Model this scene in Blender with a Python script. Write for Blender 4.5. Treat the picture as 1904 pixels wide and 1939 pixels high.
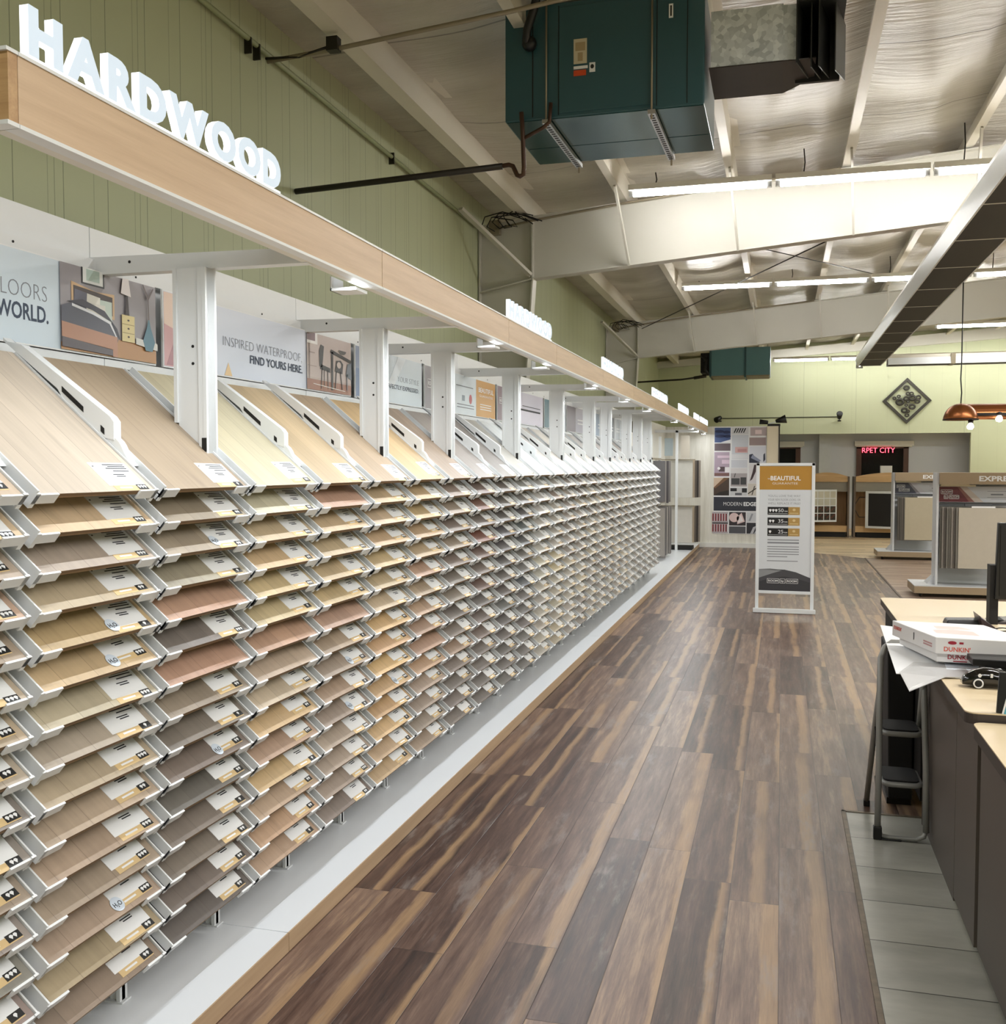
import bpy, bmesh, math, random
from mathutils import Vector, Matrix
for o in list(bpy.data.objects): bpy.data.objects.remove(o)
S = bpy.context.scene
COL = S.collection
R = math.radians

# ------------------------------------------------------------------ camera
FPX, CX, CY = 1905.0, 952.0, 969.5
VX, VY = 1479.0, 882.0
CAM_H = 1.6
def cam_basis():
    d = Vector(((VX - CX) / FPX, -(VY - CY) / FPX, -1.0)).normalized()
    up = Vector((1, 0, 0)).cross(d).normalized()
    if up.y < 0: up = -up
    x = d.cross(up)
    return Matrix((x, d, up))            # rows: world axes seen from the camera
cd = bpy.data.cameras.new('camera'); cam = bpy.data.objects.new('camera', cd); COL.objects.link(cam)
cd.sensor_fit = 'HORIZONTAL'; cd.sensor_width = 36.0; cd.lens = 36.0 * FPX / 1904.0
cd.clip_start = 0.05; cd.clip_end = 200
M3 = cam_basis()
cam.matrix_world = Matrix.Translation((0, 0, CAM_H)) @ M3.to_4x4()
S.camera = cam
# ------------------------------------------------------------------ world, lights, exposure
w = bpy.data.worlds.new('night'); S.world = w; w.use_nodes = True
w.node_tree.nodes['Background'].inputs[0].default_value = (0.010, 0.012, 0.018, 1)
w.node_tree.nodes['Background'].inputs[1].default_value = 1.0
S.view_settings.view_transform = 'Standard'; S.view_settings.look = 'None'
S.view_settings.gamma = 1.0; S.view_settings.exposure = 0.3; S.view_settings.use_curve_mapping = False
TUBE_L = 42.0           # radiance of a fluorescent tube
LED_W = 5.7            # watts per metre of the strip under the header
ROW_W = 285.0           # watts of one whole row of tubes behind / above the camera
def area(name, loc, sx, sy, watts, col=(1, 1, 1), rot=(0, 0, 0), spread=180):
    l = bpy.data.lights.new(name, 'AREA'); l.shape = 'RECTANGLE'; l.size = sx; l.size_y = sy
    l.energy = watts; l.color = col; l.spread = R(spread)
    o = bpy.data.objects.new(name, l); COL.objects.link(o); o.location = loc; o.rotation_euler = rot
    return o
for yy, xc, ln in ((4.45, 3.9, 5.0), (-0.8, 3.0, 6.8), (9.35, 5.2, 5.2), (14.95, 5.9, 4.0), (20.4, 6.6, 2.6), (24.9, 7.1, 1.6)):   # the rows of ceiling tubes that run on above, behind and beside the camera
    area('ceiling_tube_row_light', (xc, yy, 4.17), ln, 0.06, ROW_W * ln / 7.8, (1.0, 0.985, 0.96))
HDR_SEG = [(1.624, 3.424), (3.428, 5.18), (5.184, 6.36), (6.364, 8.11), (8.114, 9.86), (9.864, 11.595), (11.6, 14.6), (14.61, 17.4), (17.41, 20.1)]
for a, b in HDR_SEG:
    area('header_strip_light', (-1.446, (a + b) / 2, 2.226), 0.014, b - a - .06, LED_W * (b - a - .06), (0.93, 0.97, 1.0))

# ------------------------------------------------------------------ materials
def lin(c):
    c = c / 255.0
    return c / 12.92 if c <= 0.04045 else ((c + 0.055) / 1.055) ** 2.4
def rgb(r, g, b): return (lin(r), lin(g), lin(b), 1.0)
def new_mat(name):
    m = bpy.data.materials.new(name); m.use_nodes = True
    return m, m.node_tree, m.node_tree.nodes, m.node_tree.links, m.node_tree.nodes['Principled BSDF']
MATS = {}
def mat(name, col, rough=0.5, metal=0.0, noise=0.06, scale=12.0, bump=0.0, spec=0.5, coat=0.0, stretch=(1, 1, 1)):
    """plain procedural surface: base colour with a faint noise mottling, optional bump"""
    if name in MATS: return MATS[name]
    m, t, n, l, p = new_mat(name)
    c = rgb(*col)
    tc = n.new('ShaderNodeTexCoord'); mp = n.new('ShaderNodeMapping'); mp.inputs['Scale'].default_value = stretch
    l.new(tc.outputs['Object'], mp.inputs[0])
    nz = n.new('ShaderNodeTexNoise'); nz.inputs['Scale'].default_value = scale; nz.inputs['Detail'].default_value = 4
    l.new(mp.outputs[0], nz.inputs['Vector'])
    mx = n.new('ShaderNodeMix'); mx.data_type = 'RGBA'
    mx.inputs[6].default_value = tuple(v * (1 - noise) for v in c[:3]) + (1,)
    mx.inputs[7].default_value = tuple(min(1, v * (1 + noise)) for v in c[:3]) + (1,)
    l.new(nz.outputs['Fac'], mx.inputs[0]); l.new(mx.outputs[2], p.inputs['Base Color'])
    p.inputs['Roughness'].default_value = rough; p.inputs['Metallic'].default_value = metal
    p.inputs['Specular IOR Level'].default_value = spec; p.inputs['Coat Weight'].default_value = coat
    if bump:
        b = n.new('ShaderNodeBump'); b.inputs['Strength'].default_value = bump; b.inputs['Distance'].default_value = 0.01
        l.new(nz.outputs['Fac'], b.inputs['Height']); l.new(b.outputs[0], p.inputs['Normal'])
    MATS[name] = m
    return m
def emit(name, col, strength, base=(230, 230, 230)):
    if name in MATS: return MATS[name]
    m, t, n, l, p = new_mat(name)
    p.inputs['Base Color'].default_value = rgb(*base)
    p.inputs['Emission Color'].default_value = tuple(col) + (1,)
    p.inputs['Emission Strength'].default_value = strength
    MATS[name] = m
    return m
def wood(name, c1, c2, axis='Y', rough=0.45, scale=3.0, fine=18.0):
    """straight-grained wood: two tones mixed by noise stretched along an axis"""
    if name in MATS: return MATS[name]
    m, t, n, l, p = new_mat(name)
    tc = n.new('ShaderNodeTexCoord'); mp = n.new('ShaderNodeMapping')
    sc = {'X': (0.6, fine, fine), 'Y': (fine, 0.6, fine), 'Z': (fine, fine, 0.6)}[axis]
    mp.inputs['Scale'].default_value = sc
    l.new(tc.outputs['Object'], mp.inputs[0])
    nz = n.new('ShaderNodeTexNoise'); nz.inputs['Scale'].default_value = scale; nz.inputs['Detail'].default_value = 6; nz.inputs['Roughness'].default_value = .65
    l.new(mp.outputs[0], nz.inputs['Vector'])
    rp = n.new('ShaderNodeValToRGB'); rp.color_ramp.elements[0].position = .3; rp.color_ramp.elements[1].position = .7
    rp.color_ramp.elements[0].color = rgb(*c1); rp.color_ramp.elements[1].color = rgb(*c2)
    l.new(nz.outputs['Fac'], rp.inputs[0]); l.new(rp.outputs[0], p.inputs['Base Color'])
    p.inputs['Roughness'].default_value = rough
    MATS[name] = m
    return m
class NB:
    """tiny node-graph helper"""
    def __init__(s, t): s.t = t; s.n = t.nodes; s.l = t.links
    def math(s, op, a, b=None, c=None):
        q = s.n.new('ShaderNodeMath'); q.operation = op
        for i, v in enumerate((a, b, c)):
            if v is None: continue
            if isinstance(v, (int, float)): q.inputs[i].default_value = v
            else: s.l.new(v, q.inputs[i])
        return q.outputs[0]
    def wn(s, *ins):
        q = s.n.new('ShaderNodeCombineXYZ')
        for i, v in enumerate(ins):
            if isinstance(v, (int, float)): q.inputs[i].default_value = v
            else: s.l.new(v, q.inputs[i])
        r = s.n.new('ShaderNodeTexWhiteNoise'); r.noise_dimensions = '3D'; s.l.new(q.outputs[0], r.inputs[0])
        return r.outputs[0]
    def xyz(s, *ins):
        q = s.n.new('ShaderNodeCombineXYZ')
        for i, v in enumerate(ins):
            if isinstance(v, (int, float)): q.inputs[i].default_value = v
            else: s.l.new(v, q.inputs[i])
        return q.outputs[0]
    def noise(s, vec, scale, detail=4, rough=.5, out=0):
        q = s.n.new('ShaderNodeTexNoise'); q.inputs['Scale'].default_value = scale; q.inputs['Detail'].default_value = detail; q.inputs['Roughness'].default_value = rough
        s.l.new(vec, q.inputs['Vector']); return q.outputs[out]
    def mix(s, f, a, b, mode='MIX'):
        q = s.n.new('ShaderNodeMix'); q.data_type = 'RGBA'; q.blend_type = mode
        for i, v in ((0, f), (6, a), (7, b)):
            if isinstance(v, (int, float)): q.inputs[i].default_value = v
            elif isinstance(v, tuple): q.inputs[i].default_value = v
            else: s.l.new(v, q.inputs[i])
        return q.outputs[2]
    def ramp(s, v, stops):
        q = s.n.new('ShaderNodeValToRGB'); e = q.color_ramp.elements
        e[0].position = stops[0][0]; e[0].color = stops[0][1]; e[1].position = stops[-1][0]; e[1].color = stops[-1][1]
        for p, c in stops[1:-1]:
            k = e.new(p); k.color = c
        s.l.new(v, q.inputs[0]); return q.outputs[0]
    def sstep(s, v, a, b):
        q = s.n.new('ShaderNodeMapRange'); q.interpolation_type = 'SMOOTHSTEP'
        q.inputs[1].default_value = a; q.inputs[2].default_value = b; s.l.new(v, q.inputs[0]); return q.outputs[0]
    def pos(s):
        tc = s.n.new('ShaderNodeTexCoord'); sp = s.n.new('ShaderNodeSeparateXYZ'); s.l.new(tc.outputs['Object'], sp.inputs[0])
        return tc.outputs['Object'], sp.outputs[0], sp.outputs[1], sp.outputs[2]
    def bump(s, h, strength, dist, p):
        b = s.n.new('ShaderNodeBump'); b.inputs['Strength'].default_value = strength; b.inputs['Distance'].default_value = dist
        s.l.new(h, b.inputs['Height']); s.l.new(b.outputs[0], p.inputs['Normal'])

def plank_floor(name, pw, pl, off, along_x, stops, streak, streak_amt, rough):
    m, t, n, l, p = new_mat(name); g = NB(t); P, X, Y, Z = g.pos()
    if along_x: X, Y = Y, X
    u = g.math('DIVIDE', g.math('SUBTRACT', X, off), pw)
    row = g.math('FLOOR', u); fu = g.math('FRACT', u)
    sh = g.math('MULTIPLY', g.wn(row, 3.3, 1.0), 7.0)
    v = g.math('ADD', g.math('DIVIDE', Y, pl), sh)
    cl = g.math('FLOOR', v); fv = g.math('FRACT', v)
    r1 = g.wn(row, cl, 0.0); r2 = g.wn(row, cl, 5.0); r3 = g.wn(row, cl, 9.0)
    gx = g.math('ADD', g.math('MULTIPLY', X, 16.0), g.math('MULTIPLY', r1, 50.0))
    gv = g.xyz(gx, g.math('MULTIPLY', Y, 1.3), g.math('MULTIPLY', r2, 20.0))
    grain = g.noise(gv, 1.6, 7, .68)
    fine = g.noise(g.xyz(g.math('MULTIPLY', gx, 5.0), g.math('MULTIPLY', Y, 3.0), r2), 2.0, 4, .6)
    tone = g.math('ADD', g.math('ADD', g.math('MULTIPLY', g.math('SUBTRACT', grain, .5), 1.7), g.math('MULTIPLY', g.math('SUBTRACT', fine, .5), .5)), g.math('MULTIPLY', r1, .62))
    tone = g.math('ADD', tone, .2)
    colr = g.ramp(tone, stops)
    # a band of pale sapwood along one edge of many planks, with a wandering border
    wob = g.noise(g.xyz(g.math('MULTIPLY', row, 7.7), g.math('MULTIPLY', Y, 1.5), g.math('MULTIPLY', cl, 3.1)), 1.3, 5, .6)
    fu2 = g.math('ADD', fu, g.math('ADD', g.math('MULTIPLY', g.math('SUBTRACT', wob, .5), .3), g.math('MULTIPLY', g.math('SUBTRACT', grain, .5), .22)))
    lo = g.math('ADD', g.math('MULTIPLY', r3, .55), .36)
    band = g.math('MULTIPLY', g.sstep(g.math('SUBTRACT', fu2, lo), -.05, .07), g.sstep(g.math('SUBTRACT', g.math('ADD', lo, g.math('ADD', .2, g.math('MULTIPLY', r1, .22))), fu2), -.03, .12))
    band = g.math('MULTIPLY', band, g.sstep(r2, .12, .2))
    band = g.math('MULTIPLY', band, g.math('ADD', .35, g.math('MULTIPLY', fine, .9)))
    longv = g.noise(g.xyz(g.math('MULTIPLY', row, 3.7), g.math('MULTIPLY', Y, .8), g.math('MULTIPLY', cl, 5.1)), 1.0, 3, .5)
    band = g.math('MULTIPLY', band, g.sstep(longv, .28, .42))
    colr = g.mix(g.math('MULTIPLY', band, streak_amt), colr, streak)
    # pale worn patches
    patch = g.sstep(g.noise(g.xyz(g.math('MULTIPLY', X, 8.0), g.math('MULTIPLY', Y, 1.6), g.math('MULTIPLY', r1, 9.0)), 1.1, 5, .7), .54, .72)
    colr = g.mix(g.math('MULTIPLY', patch, .6), colr, rgb(140, 130, 124))
    e1 = g.math('MULTIPLY', g.math('MINIMUM', fu, g.math('SUBTRACT', 1.0, fu)), pw)
    e2 = g.math('MULTIPLY', g.math('MINIMUM', fv, g.math('SUBTRACT', 1.0, fv)), pl)
    seam = g.math('SUBTRACT', 1.0, g.sstep(g.math('MINIMUM', e1, e2), .0005, .0022))
    colr = g.mix(g.math('MULTIPLY', seam, .7), colr, rgb(44, 34, 30))
    l.new(colr, p.inputs['Base Color'])
    p.inputs['Roughness'].default_value = rough
    rr = g.math('ADD', g.math('MULTIPLY', fine, .14), rough - .07); l.new(rr, p.inputs['Roughness'])
    g.bump(g.math('SUBTRACT', g.math('MULTIPLY', fine, .25), seam), .25, .003, p)
    MATS[name] = m
    return m
M_PLANK = plank_floor('dark plank floor', .1765, 1.475, .0105, False,
    [(.0, rgb(48, 34, 29)), (.3, rgb(78, 57, 48)), (.58, rgb(104, 81, 69)), (.8, rgb(124, 101, 86)), (1.0, rgb(154, 128, 104))], rgb(172, 140, 104), .8, .36)
M_BEIGE = plank_floor('beige plank floor', .16, 1.3, 0, True,
    [(.0, rgb(150, 128, 96)), (.4, rgb(190, 166, 128)), (.7, rgb(212, 188, 150)), (1.0, rgb(226, 206, 172))], rgb(226, 206, 170), .3, .42)
M_CARPETWOOD = plank_floor('fine taupe plank floor', .1, .9, 0, True,
    [(.0, rgb(112, 94, 80)), (.5, rgb(150, 128, 110)), (1.0, rgb(176, 154, 134))], rgb(170, 150, 130), .3, .5)

def tile_mat():
    m, t, n, l, p = new_mat('grey floor tile'); g = NB(t); P, X, Y, Z = g.pos()
    v = g.math('DIVIDE', g.math('SUBTRACT', Y, 4.832), .3245); fv = g.math('FRACT', v)
    u = g.math('DIVIDE', g.math('SUBTRACT', X, .305), .649); fu = g.math('FRACT', u)
    r = g.wn(g.math('FLOOR', u), g.math('FLOOR', v), 0)
    cloud = g.noise(g.xyz(g.math('MULTIPLY', X, 1.2), g.math('MULTIPLY', Y, 3.0), g.math('MULTIPLY', r, 9)), 2.2, 5, .6)
    c = g.ramp(cloud, [(.25, rgb(150, 149, 139)), (.75, rgb(188, 187, 176))])
    e = g.math('MINIMUM', g.math('MULTIPLY', g.math('MINIMUM', fv, g.math('SUBTRACT', 1, fv)), .3245), g.math('MULTIPLY', g.math('MINIMUM', fu, g.math('SUBTRACT', 1, fu)), .649))
    seam = g.math('SUBTRACT', 1, g.sstep(e, .0015, .003))
    c = g.mix(seam, c, rgb(58, 55, 50)); l.new(c, p.inputs['Base Color']); p.inputs['Roughness'].default_value = .3
    g.bump(g.math('SUBTRACT', 1, seam), .4, .002, p)
    return m
M_TILE = tile_mat()

def board_mat(name, per_island=False):
    """flooring sample face: the object's own colour with plank strips and grain running up the board"""
    m, t, n, l, p = new_mat(name); g = NB(t); P, X, Y, Z = g.pos()
    oi = n.new('ShaderNodeObjectInfo')
    if per_island:
        ge = n.new('ShaderNodeNewGeometry'); rnd = ge.outputs['Random Per Island']
        base = g.ramp(rnd, [(0, rgb(120, 112, 104)), (.25, rgb(176, 168, 158)), (.5, rgb(150, 142, 132)), (.75, rgb(196, 188, 178)), (1, rgb(138, 128, 120))])
    else:
        rnd = oi.outputs['Random']; base = oi.outputs['Color']
    s = g.math('DIVIDE', Y, .118); st = g.math('FLOOR', g.math('ADD', s, g.math('MULTIPLY', rnd, 3.0)))
    fr = g.math('FRACT', g.math('ADD', s, g.math('MULTIPLY', rnd, 3.0)))
    r = g.wn(st, g.math('MULTIPLY', rnd, 91.0), 2.0)
    v = g.xyz(g.math('MULTIPLY', X, 1.5), g.math('MULTIPLY', Y, 26.0), g.math('ADD', g.math('MULTIPLY', rnd, 70.0), g.math('MULTIPLY', r, 13.0)))
    gr = g.noise(v, 1.5, 6, .66)
    swirl = g.sstep(g.noise(g.xyz(g.math('MULTIPLY', X, 3.0), g.math('MULTIPLY', Y, 14.0), g.math('MULTIPLY', rnd, 31.0)), 1.4, 3, .5), .6, .78)
    f = g.math('ADD', g.math('MULTIPLY', g.math('SUBTRACT', gr, .5), .42), g.math('MULTIPLY', g.math('SUBTRACT', r, .5), .2))
    f = g.math('ADD', g.math('SUBTRACT', f, g.math('MULTIPLY', swirl, .14)), 1.0)
    cc = g.mix(1.0, base, g.xyz(f, f, f), 'MULTIPLY')
    edge = g.math('MULTIPLY', g.math('MINIMUM', fr, g.math('SUBTRACT', 1.0, fr)), .118)
    seam = g.math('SUBTRACT', 1, g.sstep(edge, .0004, .0016))
    cc = g.mix(g.math('MULTIPLY', seam, .4), cc, rgb(70, 56, 46))
    l.new(cc, p.inputs['Base Color']); p.inputs['Roughness'].default_value = .45
    return m
M_BOARD = board_mat('sample board face'); M_BOARD_FAR = board_mat('sample board face far', True)
M_EDGE = wood('plywood edge', (96, 74, 50), (150, 122, 88), 'Y', .7, 2.0, 60)

def wall_mat(name, c, axis_y=True):
    m, t, n, l, p = new_mat(name); g = NB(t); P, X, Y, Z = g.pos()
    a = Y if axis_y else X
    nz = g.noise(P, .8, 3)
    f = g.math('ADD', .94, g.math('MULTIPLY', nz, .12))
    cc = g.mix(1.0, rgb(*c), g.xyz(f, f, f), 'MULTIPLY')
    wid = .0035 if axis_y else .005
    lines = None
    for per, off, amt in (((.305, 0, .8), (.305, .1, .45), (.61, .21, .6)) if axis_y else ((1.22, .1, .6), (.407, .2, .12))):
        fr = g.math('FRACT', g.math('DIVIDE', g.math('ADD', a, off), per))
        d = g.math('MULTIPLY', g.math('ABSOLUTE', g.math('SUBTRACT', fr, .5)), per)
        k = g.math('MULTIPLY', g.math('SUBTRACT', 1, g.sstep(d, wid * .4, wid)), amt)
        lines = k if lines is None else g.math('MAXIMUM', lines, k)
    cc = g.mix(g.math('MULTIPLY', lines, .75), cc, rgb(int(c[0] * .45), int(c[1] * .47), int(c[2] * .45)))
    l.new(cc, p.inputs['Base Color']); p.inputs['Roughness'].default_value = .6
    g.bump(g.math('SUBTRACT', 1, lines), .5, .004, p)
    MATS[name] = m
    return m
M_WALL_L = wall_mat('green grooved wall', (186, 191, 158), True)
M_WALL_B = wall_mat('green panel wall', (196, 201, 168), False)

def roof_mat():
    m, t, n, l, p = new_mat('vinyl roof lining'); g = NB(t); P, X, Y, Z = g.pos()
    wv = g.xyz(g.math('MULTIPLY', X, 1.1), g.math('MULTIPLY', Y, 9.0), Z)
    wr = g.noise(wv, 1.6, 5, .62)
    bl = g.noise(g.xyz(g.math('MULTIPLY', X, .9), g.math('MULTIPLY', Y, 1.6), 0.0), 1.0, 3)
    c = g.ramp(bl, [(.3, rgb(172, 164, 148)), (.7, rgb(206, 200, 186))])
    fr = g.math('FRACT', g.math('DIVIDE', g.math('ADD', Y, .6), 1.53))
    d = g.math('MULTIPLY', g.math('ABSOLUTE', g.math('SUBTRACT', fr, .5)), 1.53)
    seam = g.math('SUBTRACT', 1, g.sstep(d, .004, .012))
    c = g.mix(g.math('MULTIPLY', seam, .7), c, rgb(110, 102, 92))
    l.new(c, p.inputs['Base Color']); p.inputs['Roughness'].default_value = .3
    g.bump(g.math('ADD', wr, g.math('MULTIPLY', seam, -.5)), .55, .03, p)
    return m
M_ROOF = roof_mat()
def galv_mat():
    m, t, n, l, p = new_mat('galvanised steel'); g = NB(t); P, X, Y, Z = g.pos()
    q = n.new('ShaderNodeTexVoronoi'); q.inputs['Scale'].default_value = 34; l.new(P, q.inputs['Vector'])
    sp = n.new('ShaderNodeSeparateXYZ'); l.new(q.outputs['Color'], sp.inputs[0])
    v = g.math('ADD', g.math('MULTIPLY', sp.outputs[0], .5), g.math('MULTIPLY', g.noise(P, 9, 4), .5))
    c = g.ramp(v, [(.2, rgb(168, 178, 184)), (.8, rgb(226, 234, 238))]); l.new(c, p.inputs['Base Color'])
    p.inputs['Metallic'].default_value = .2; p.inputs['Roughness'].default_value = .42
    return m
M_GALV = galv_mat()
M_WHITE = mat('white powder-coated steel', (226, 229, 231), .38, 0, .02)
M_WHITE_WARM = mat('white painted steel', (222, 219, 210), .5, 0, .04, 3)
M_BASETOP = mat('white laminate', (232, 236, 240), .28, 0, .015, 2)
M_OAK = wood('light oak laminate', (190, 160, 128), (212, 184, 152), 'Y', .45, 2.2, 14)
M_OAK_END = wood('oak end laminate', (168, 130, 88), (200, 164, 118), 'X', .5, 2.4, 16)
M_KICK = wood('oak kick laminate', (172, 146, 116), (190, 164, 134), 'Y', .5, 2.0, 14)
M_STEEL = mat('painted structural steel', (202, 199, 189), .5, 0, .04, 2)
M_STEEL_DK = mat('painted steel purlin', (218, 212, 198), .5, 0, .05, 3)
M_TEAL = mat('teal enamel', (46, 84, 92), .32, .0, .08, 5, 0, .6)
M_TEAL_PAN = mat('teal sheet underside', (40, 78, 80), .16, .5, .08, 6)
M_TEAL_LT = mat('light teal enamel', (100, 144, 154), .3, 0, .06, 5)
M_BLACK = mat('black plastic', (16, 16, 18), .4, 0, .1)
M_BLACKM = mat('matt black', (22, 21, 21), .7, 0, .1)
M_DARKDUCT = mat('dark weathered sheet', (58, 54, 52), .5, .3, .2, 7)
M_COPPER = mat('copper shade', (150, 92, 52), .3, .75, .1, 6)
M_PIPE = mat('copper brown pipe', (74, 52, 40), .45, .4, .25, 20)
M_PIPEBLK = mat('black iron pipe', (42, 38, 30), .5, .3, .15, 20)
M_CONDUIT = mat('dull conduit', (150, 140, 120), .45, .4, .1, 10)
M_CHROME = mat('bright zinc', (190, 192, 194), .3, .9, .08, 10)
M_TUBE = emit('fluorescent tube glow', (1.0, .99, .97), TUBE_L)
M_PAPER = mat('white paper', (236, 237, 238), .6, 0, .02, 30)
M_CARD = mat('white price card', (240, 242, 244), .5, 0, .01)
M_INK = mat('dark ink', (40, 42, 50), .6, 0, .05)
M_INKGREY = mat('grey ink', (128, 132, 142), .6, 0, .05)
M_TAGBLK = mat('black tag print', (18, 18, 18), .5, 0, .05)
M_AMBER = mat('amber band print', (218, 190, 140), .5, 0, .05)
M_AMBER2 = mat('ochre print', (178, 132, 52), .45, 0, .04)
M_GOLD = mat('dull gold print', (176, 142, 80), .45, 0, .05)
M_SCREEN = mat('dark screen', (4, 4, 5), .5, 0, .02)

# ------------------------------------------------------------------ mesh helpers
class MB:
    def __init__(s): s.bm = bmesh.new()
    def _f(s, vs, mi=0, smooth=False):
        try:
            f = s.bm.faces.new(vs); f.material_index = mi; f.smooth = smooth; return f
        except ValueError: return None
    def hexa(s, c, mi=0):
        v = [s.bm.verts.new(p) for p in c]
        for q in ((0, 3, 2, 1), (4, 5, 6, 7), (0, 1, 5, 4), (1, 2, 6, 5), (2, 3, 7, 6), (3, 0, 4, 7)): s._f([v[i] for i in q], mi)
        return s
    def box(s, x0, x1, y0, y1, z0, z1, mi=0):
        if x0 > x1: x0, x1 = x1, x0
        if y0 > y1: y0, y1 = y1, y0
        if z0 > z1: z0, z1 = z1, z0
        return s.hexa([(x0, y0, z0), (x1, y0, z0), (x1, y1, z0), (x0, y1, z0), (x0, y0, z1), (x1, y0, z1), (x1, y1, z1), (x0, y1, z1)], mi)
    def obox(s, c, size, m, mi=0):
        hx, hy, hz = (k / 2 for k in size); c = Vector(c)
        return s.hexa([c + m @ Vector(p) for p in ((-hx, -hy, -hz), (hx, -hy, -hz), (hx, hy, -hz), (-hx, hy, -hz), (-hx, -hy, hz), (hx, -hy, hz), (hx, hy, hz), (-hx, hy, hz))], mi)
    def prism(s, pts, vec, mi=0, cap=True):
        vec = Vector(vec); a = [s.bm.verts.new(p) for p in pts]; b = [s.bm.verts.new(Vector(p) + vec) for p in pts]
        k = len(pts)
        if cap: s._f(a[::-1], mi); s._f(b, mi)
        for i in range(k): s._f([a[i], a[(i + 1) % k], b[(i + 1) % k], b[i]], mi)
        return s
    def bar(s, p, q, w, h=None, mi=0, up=(0, 0, 1)):
        h = w if h is None else h; p = Vector(p); q = Vector(q); d = q - p; L = d.length; d.normalize()
        u = Vector(up)
        if abs(d.dot(u)) > .98: u = Vector((1, 0, 0))
        x = d.cross(u).normalized(); z = x.cross(d).normalized()
        return s.obox((p + q) / 2, (w, L, h), Matrix((x, d, z)).transposed(), mi)
    def tube(s, pts, r, n=8, mi=0, closed=False):
        pts = [Vector(p) for p in pts]; rings = []; k = len(pts); prev = None
        for i, p in enumerate(pts):
            if closed: d = pts[(i + 1) % k] - pts[i - 1]
            else: d = (pts[min(i + 1, k - 1)] - pts[max(i - 1, 0)])
            d.normalize()
            if prev is None:
                u = Vector((0, 0, 1)) if abs(d.z) < .9 else Vector((1, 0, 0)); x = d.cross(u).normalized()
            else:
                x = (prev - d * prev.dot(d)).normalized()
            prev = x; y = d.cross(x)
            rings.append([s.bm.verts.new(p + (x * math.cos(t) + y * math.sin(t)) * r) for t in (2 * math.pi * j / n for j in range(n))])
        for i in range(k if closed else k - 1):
            a, b = rings[i], rings[(i + 1) % k]
            for j in range(n): s._f([a[j], a[(j + 1) % n], b[(j + 1) % n], b[j]], mi, True)
        if not closed: s._f(rings[0][::-1], mi); s._f(rings[-1], mi)
        return s
    def lathe(s, prof, c, axis=(0, 0, 1), n=16, mi=0):
        ax = Vector(axis).normalized(); u = Vector((0, 0, 1)) if abs(ax.z) < .9 else Vector((1, 0, 0)); x = ax.cross(u).normalized(); y = ax.cross(x); c = Vector(c)
        rings = [[s.bm.verts.new(c + ax * z + (x * math.cos(t) + y * math.sin(t)) * max(r, 1e-4)) for t in (2 * math.pi * j / n for j in range(n))] for r, z in prof]
        for a, b in zip(rings, rings[1:]):
            for j in range(n): s._f([a[j], a[(j + 1) % n], b[(j + 1) % n], b[j]], mi, True)
        s._f(rings[0][::-1], mi); s._f(rings[-1], mi)
        return s
    def poly(s, pts, mi=0): s._f([s.bm.verts.new(p) for p in pts], mi); return s
    def disc_on(s, fr, u, v, r, h, n=20, mi=0):
        """flat disc of real thickness on a frame"""
        return s.prism([fr.at(u + r * math.cos(t), v + r * math.sin(t), 0) for t in (2 * math.pi * j / n for j in range(n))], fr.nrm * h, mi)
    def mesh(s, name, mats, origin=(0, 0, 0)):
        bmesh.ops.recalc_face_normals(s.bm, faces=s.bm.faces)
        if any(origin): bmesh.ops.translate(s.bm, verts=s.bm.verts, vec=-Vector(origin))
        me = bpy.data.meshes.new(name); s.bm.to_mesh(me); s.bm.free()
        for m in (mats if isinstance(mats, (list, tuple)) else [mats]): me.materials.append(m)
        return me
    def build(s, name, mats, parent=None, bevel=0.0):
        o = bpy.data.objects.new(name, None)
        org = Vector((0, 0, 0)); q = parent
        while q is not None: org += q.location; q = q.parent
        bpy.data.objects.remove(o)
        o = bpy.data.objects.new(name, s.mesh(name, mats, tuple(org))); COL.objects.link(o)
        if parent is not None: o.parent = parent
        if bevel:
            b = o.modifiers.new('edge', 'BEVEL'); b.width = bevel; b.segments = 2; b.limit_method = 'ANGLE'; b.angle_limit = R(50)
        return o
def tag(o, label=None, cat=None, group=None, kind=None):
    if label: o['label'] = label
    if cat: o['category'] = cat
    if group: o['group'] = group
    if kind: o['kind'] = kind
    return o
def thing(name, label, cat, loc=(0, 0, 0), group=None):
    o = bpy.data.objects.new(name, None); COL.objects.link(o); o.location = loc; o.empty_display_size = .05
    return tag(o, label, cat, group)
def struct(name, mb, mats, bevel=0, label=None):
    return tag(mb.build(name, mats, None, bevel), label, None, None, 'structure')
class Frame:
    """a plane in the room: origin, right and up; nrm faces the reader"""
    def __init__(s, o, r, u): s.o = Vector(o); s.r = Vector(r).normalized(); s.u = Vector(u).normalized(); s.nrm = s.r.cross(s.u).normalized()
    def at(s, a, b, c=0.0): return s.o + s.r * a + s.u * b + s.nrm * c
    def matrix(s, a, b, c=0.0, sx=1, sy=1):
        m = Matrix.Identity(4)
        for i in range(3):
            m[i][0] = s.r[i] * sx; m[i][1] = s.u[i] * sy; m[i][2] = s.nrm[i]; m[i][3] = s.at(a, b, c)[i]
        return m
def rect(mb, fr, a0, a1, b0, b1, c, h=.0008, mi=0):
    mb.prism([fr.at(a0, b0, c), fr.at(a1, b0, c), fr.at(a1, b1, c), fr.at(a0, b1, c)], fr.nrm * h, mi); return mb
def shape(mb, fr, pts, c, h=.0008, mi=0):
    mb.prism([fr.at(a, b, c) for a, b in pts], fr.nrm * h, mi); return mb
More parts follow.
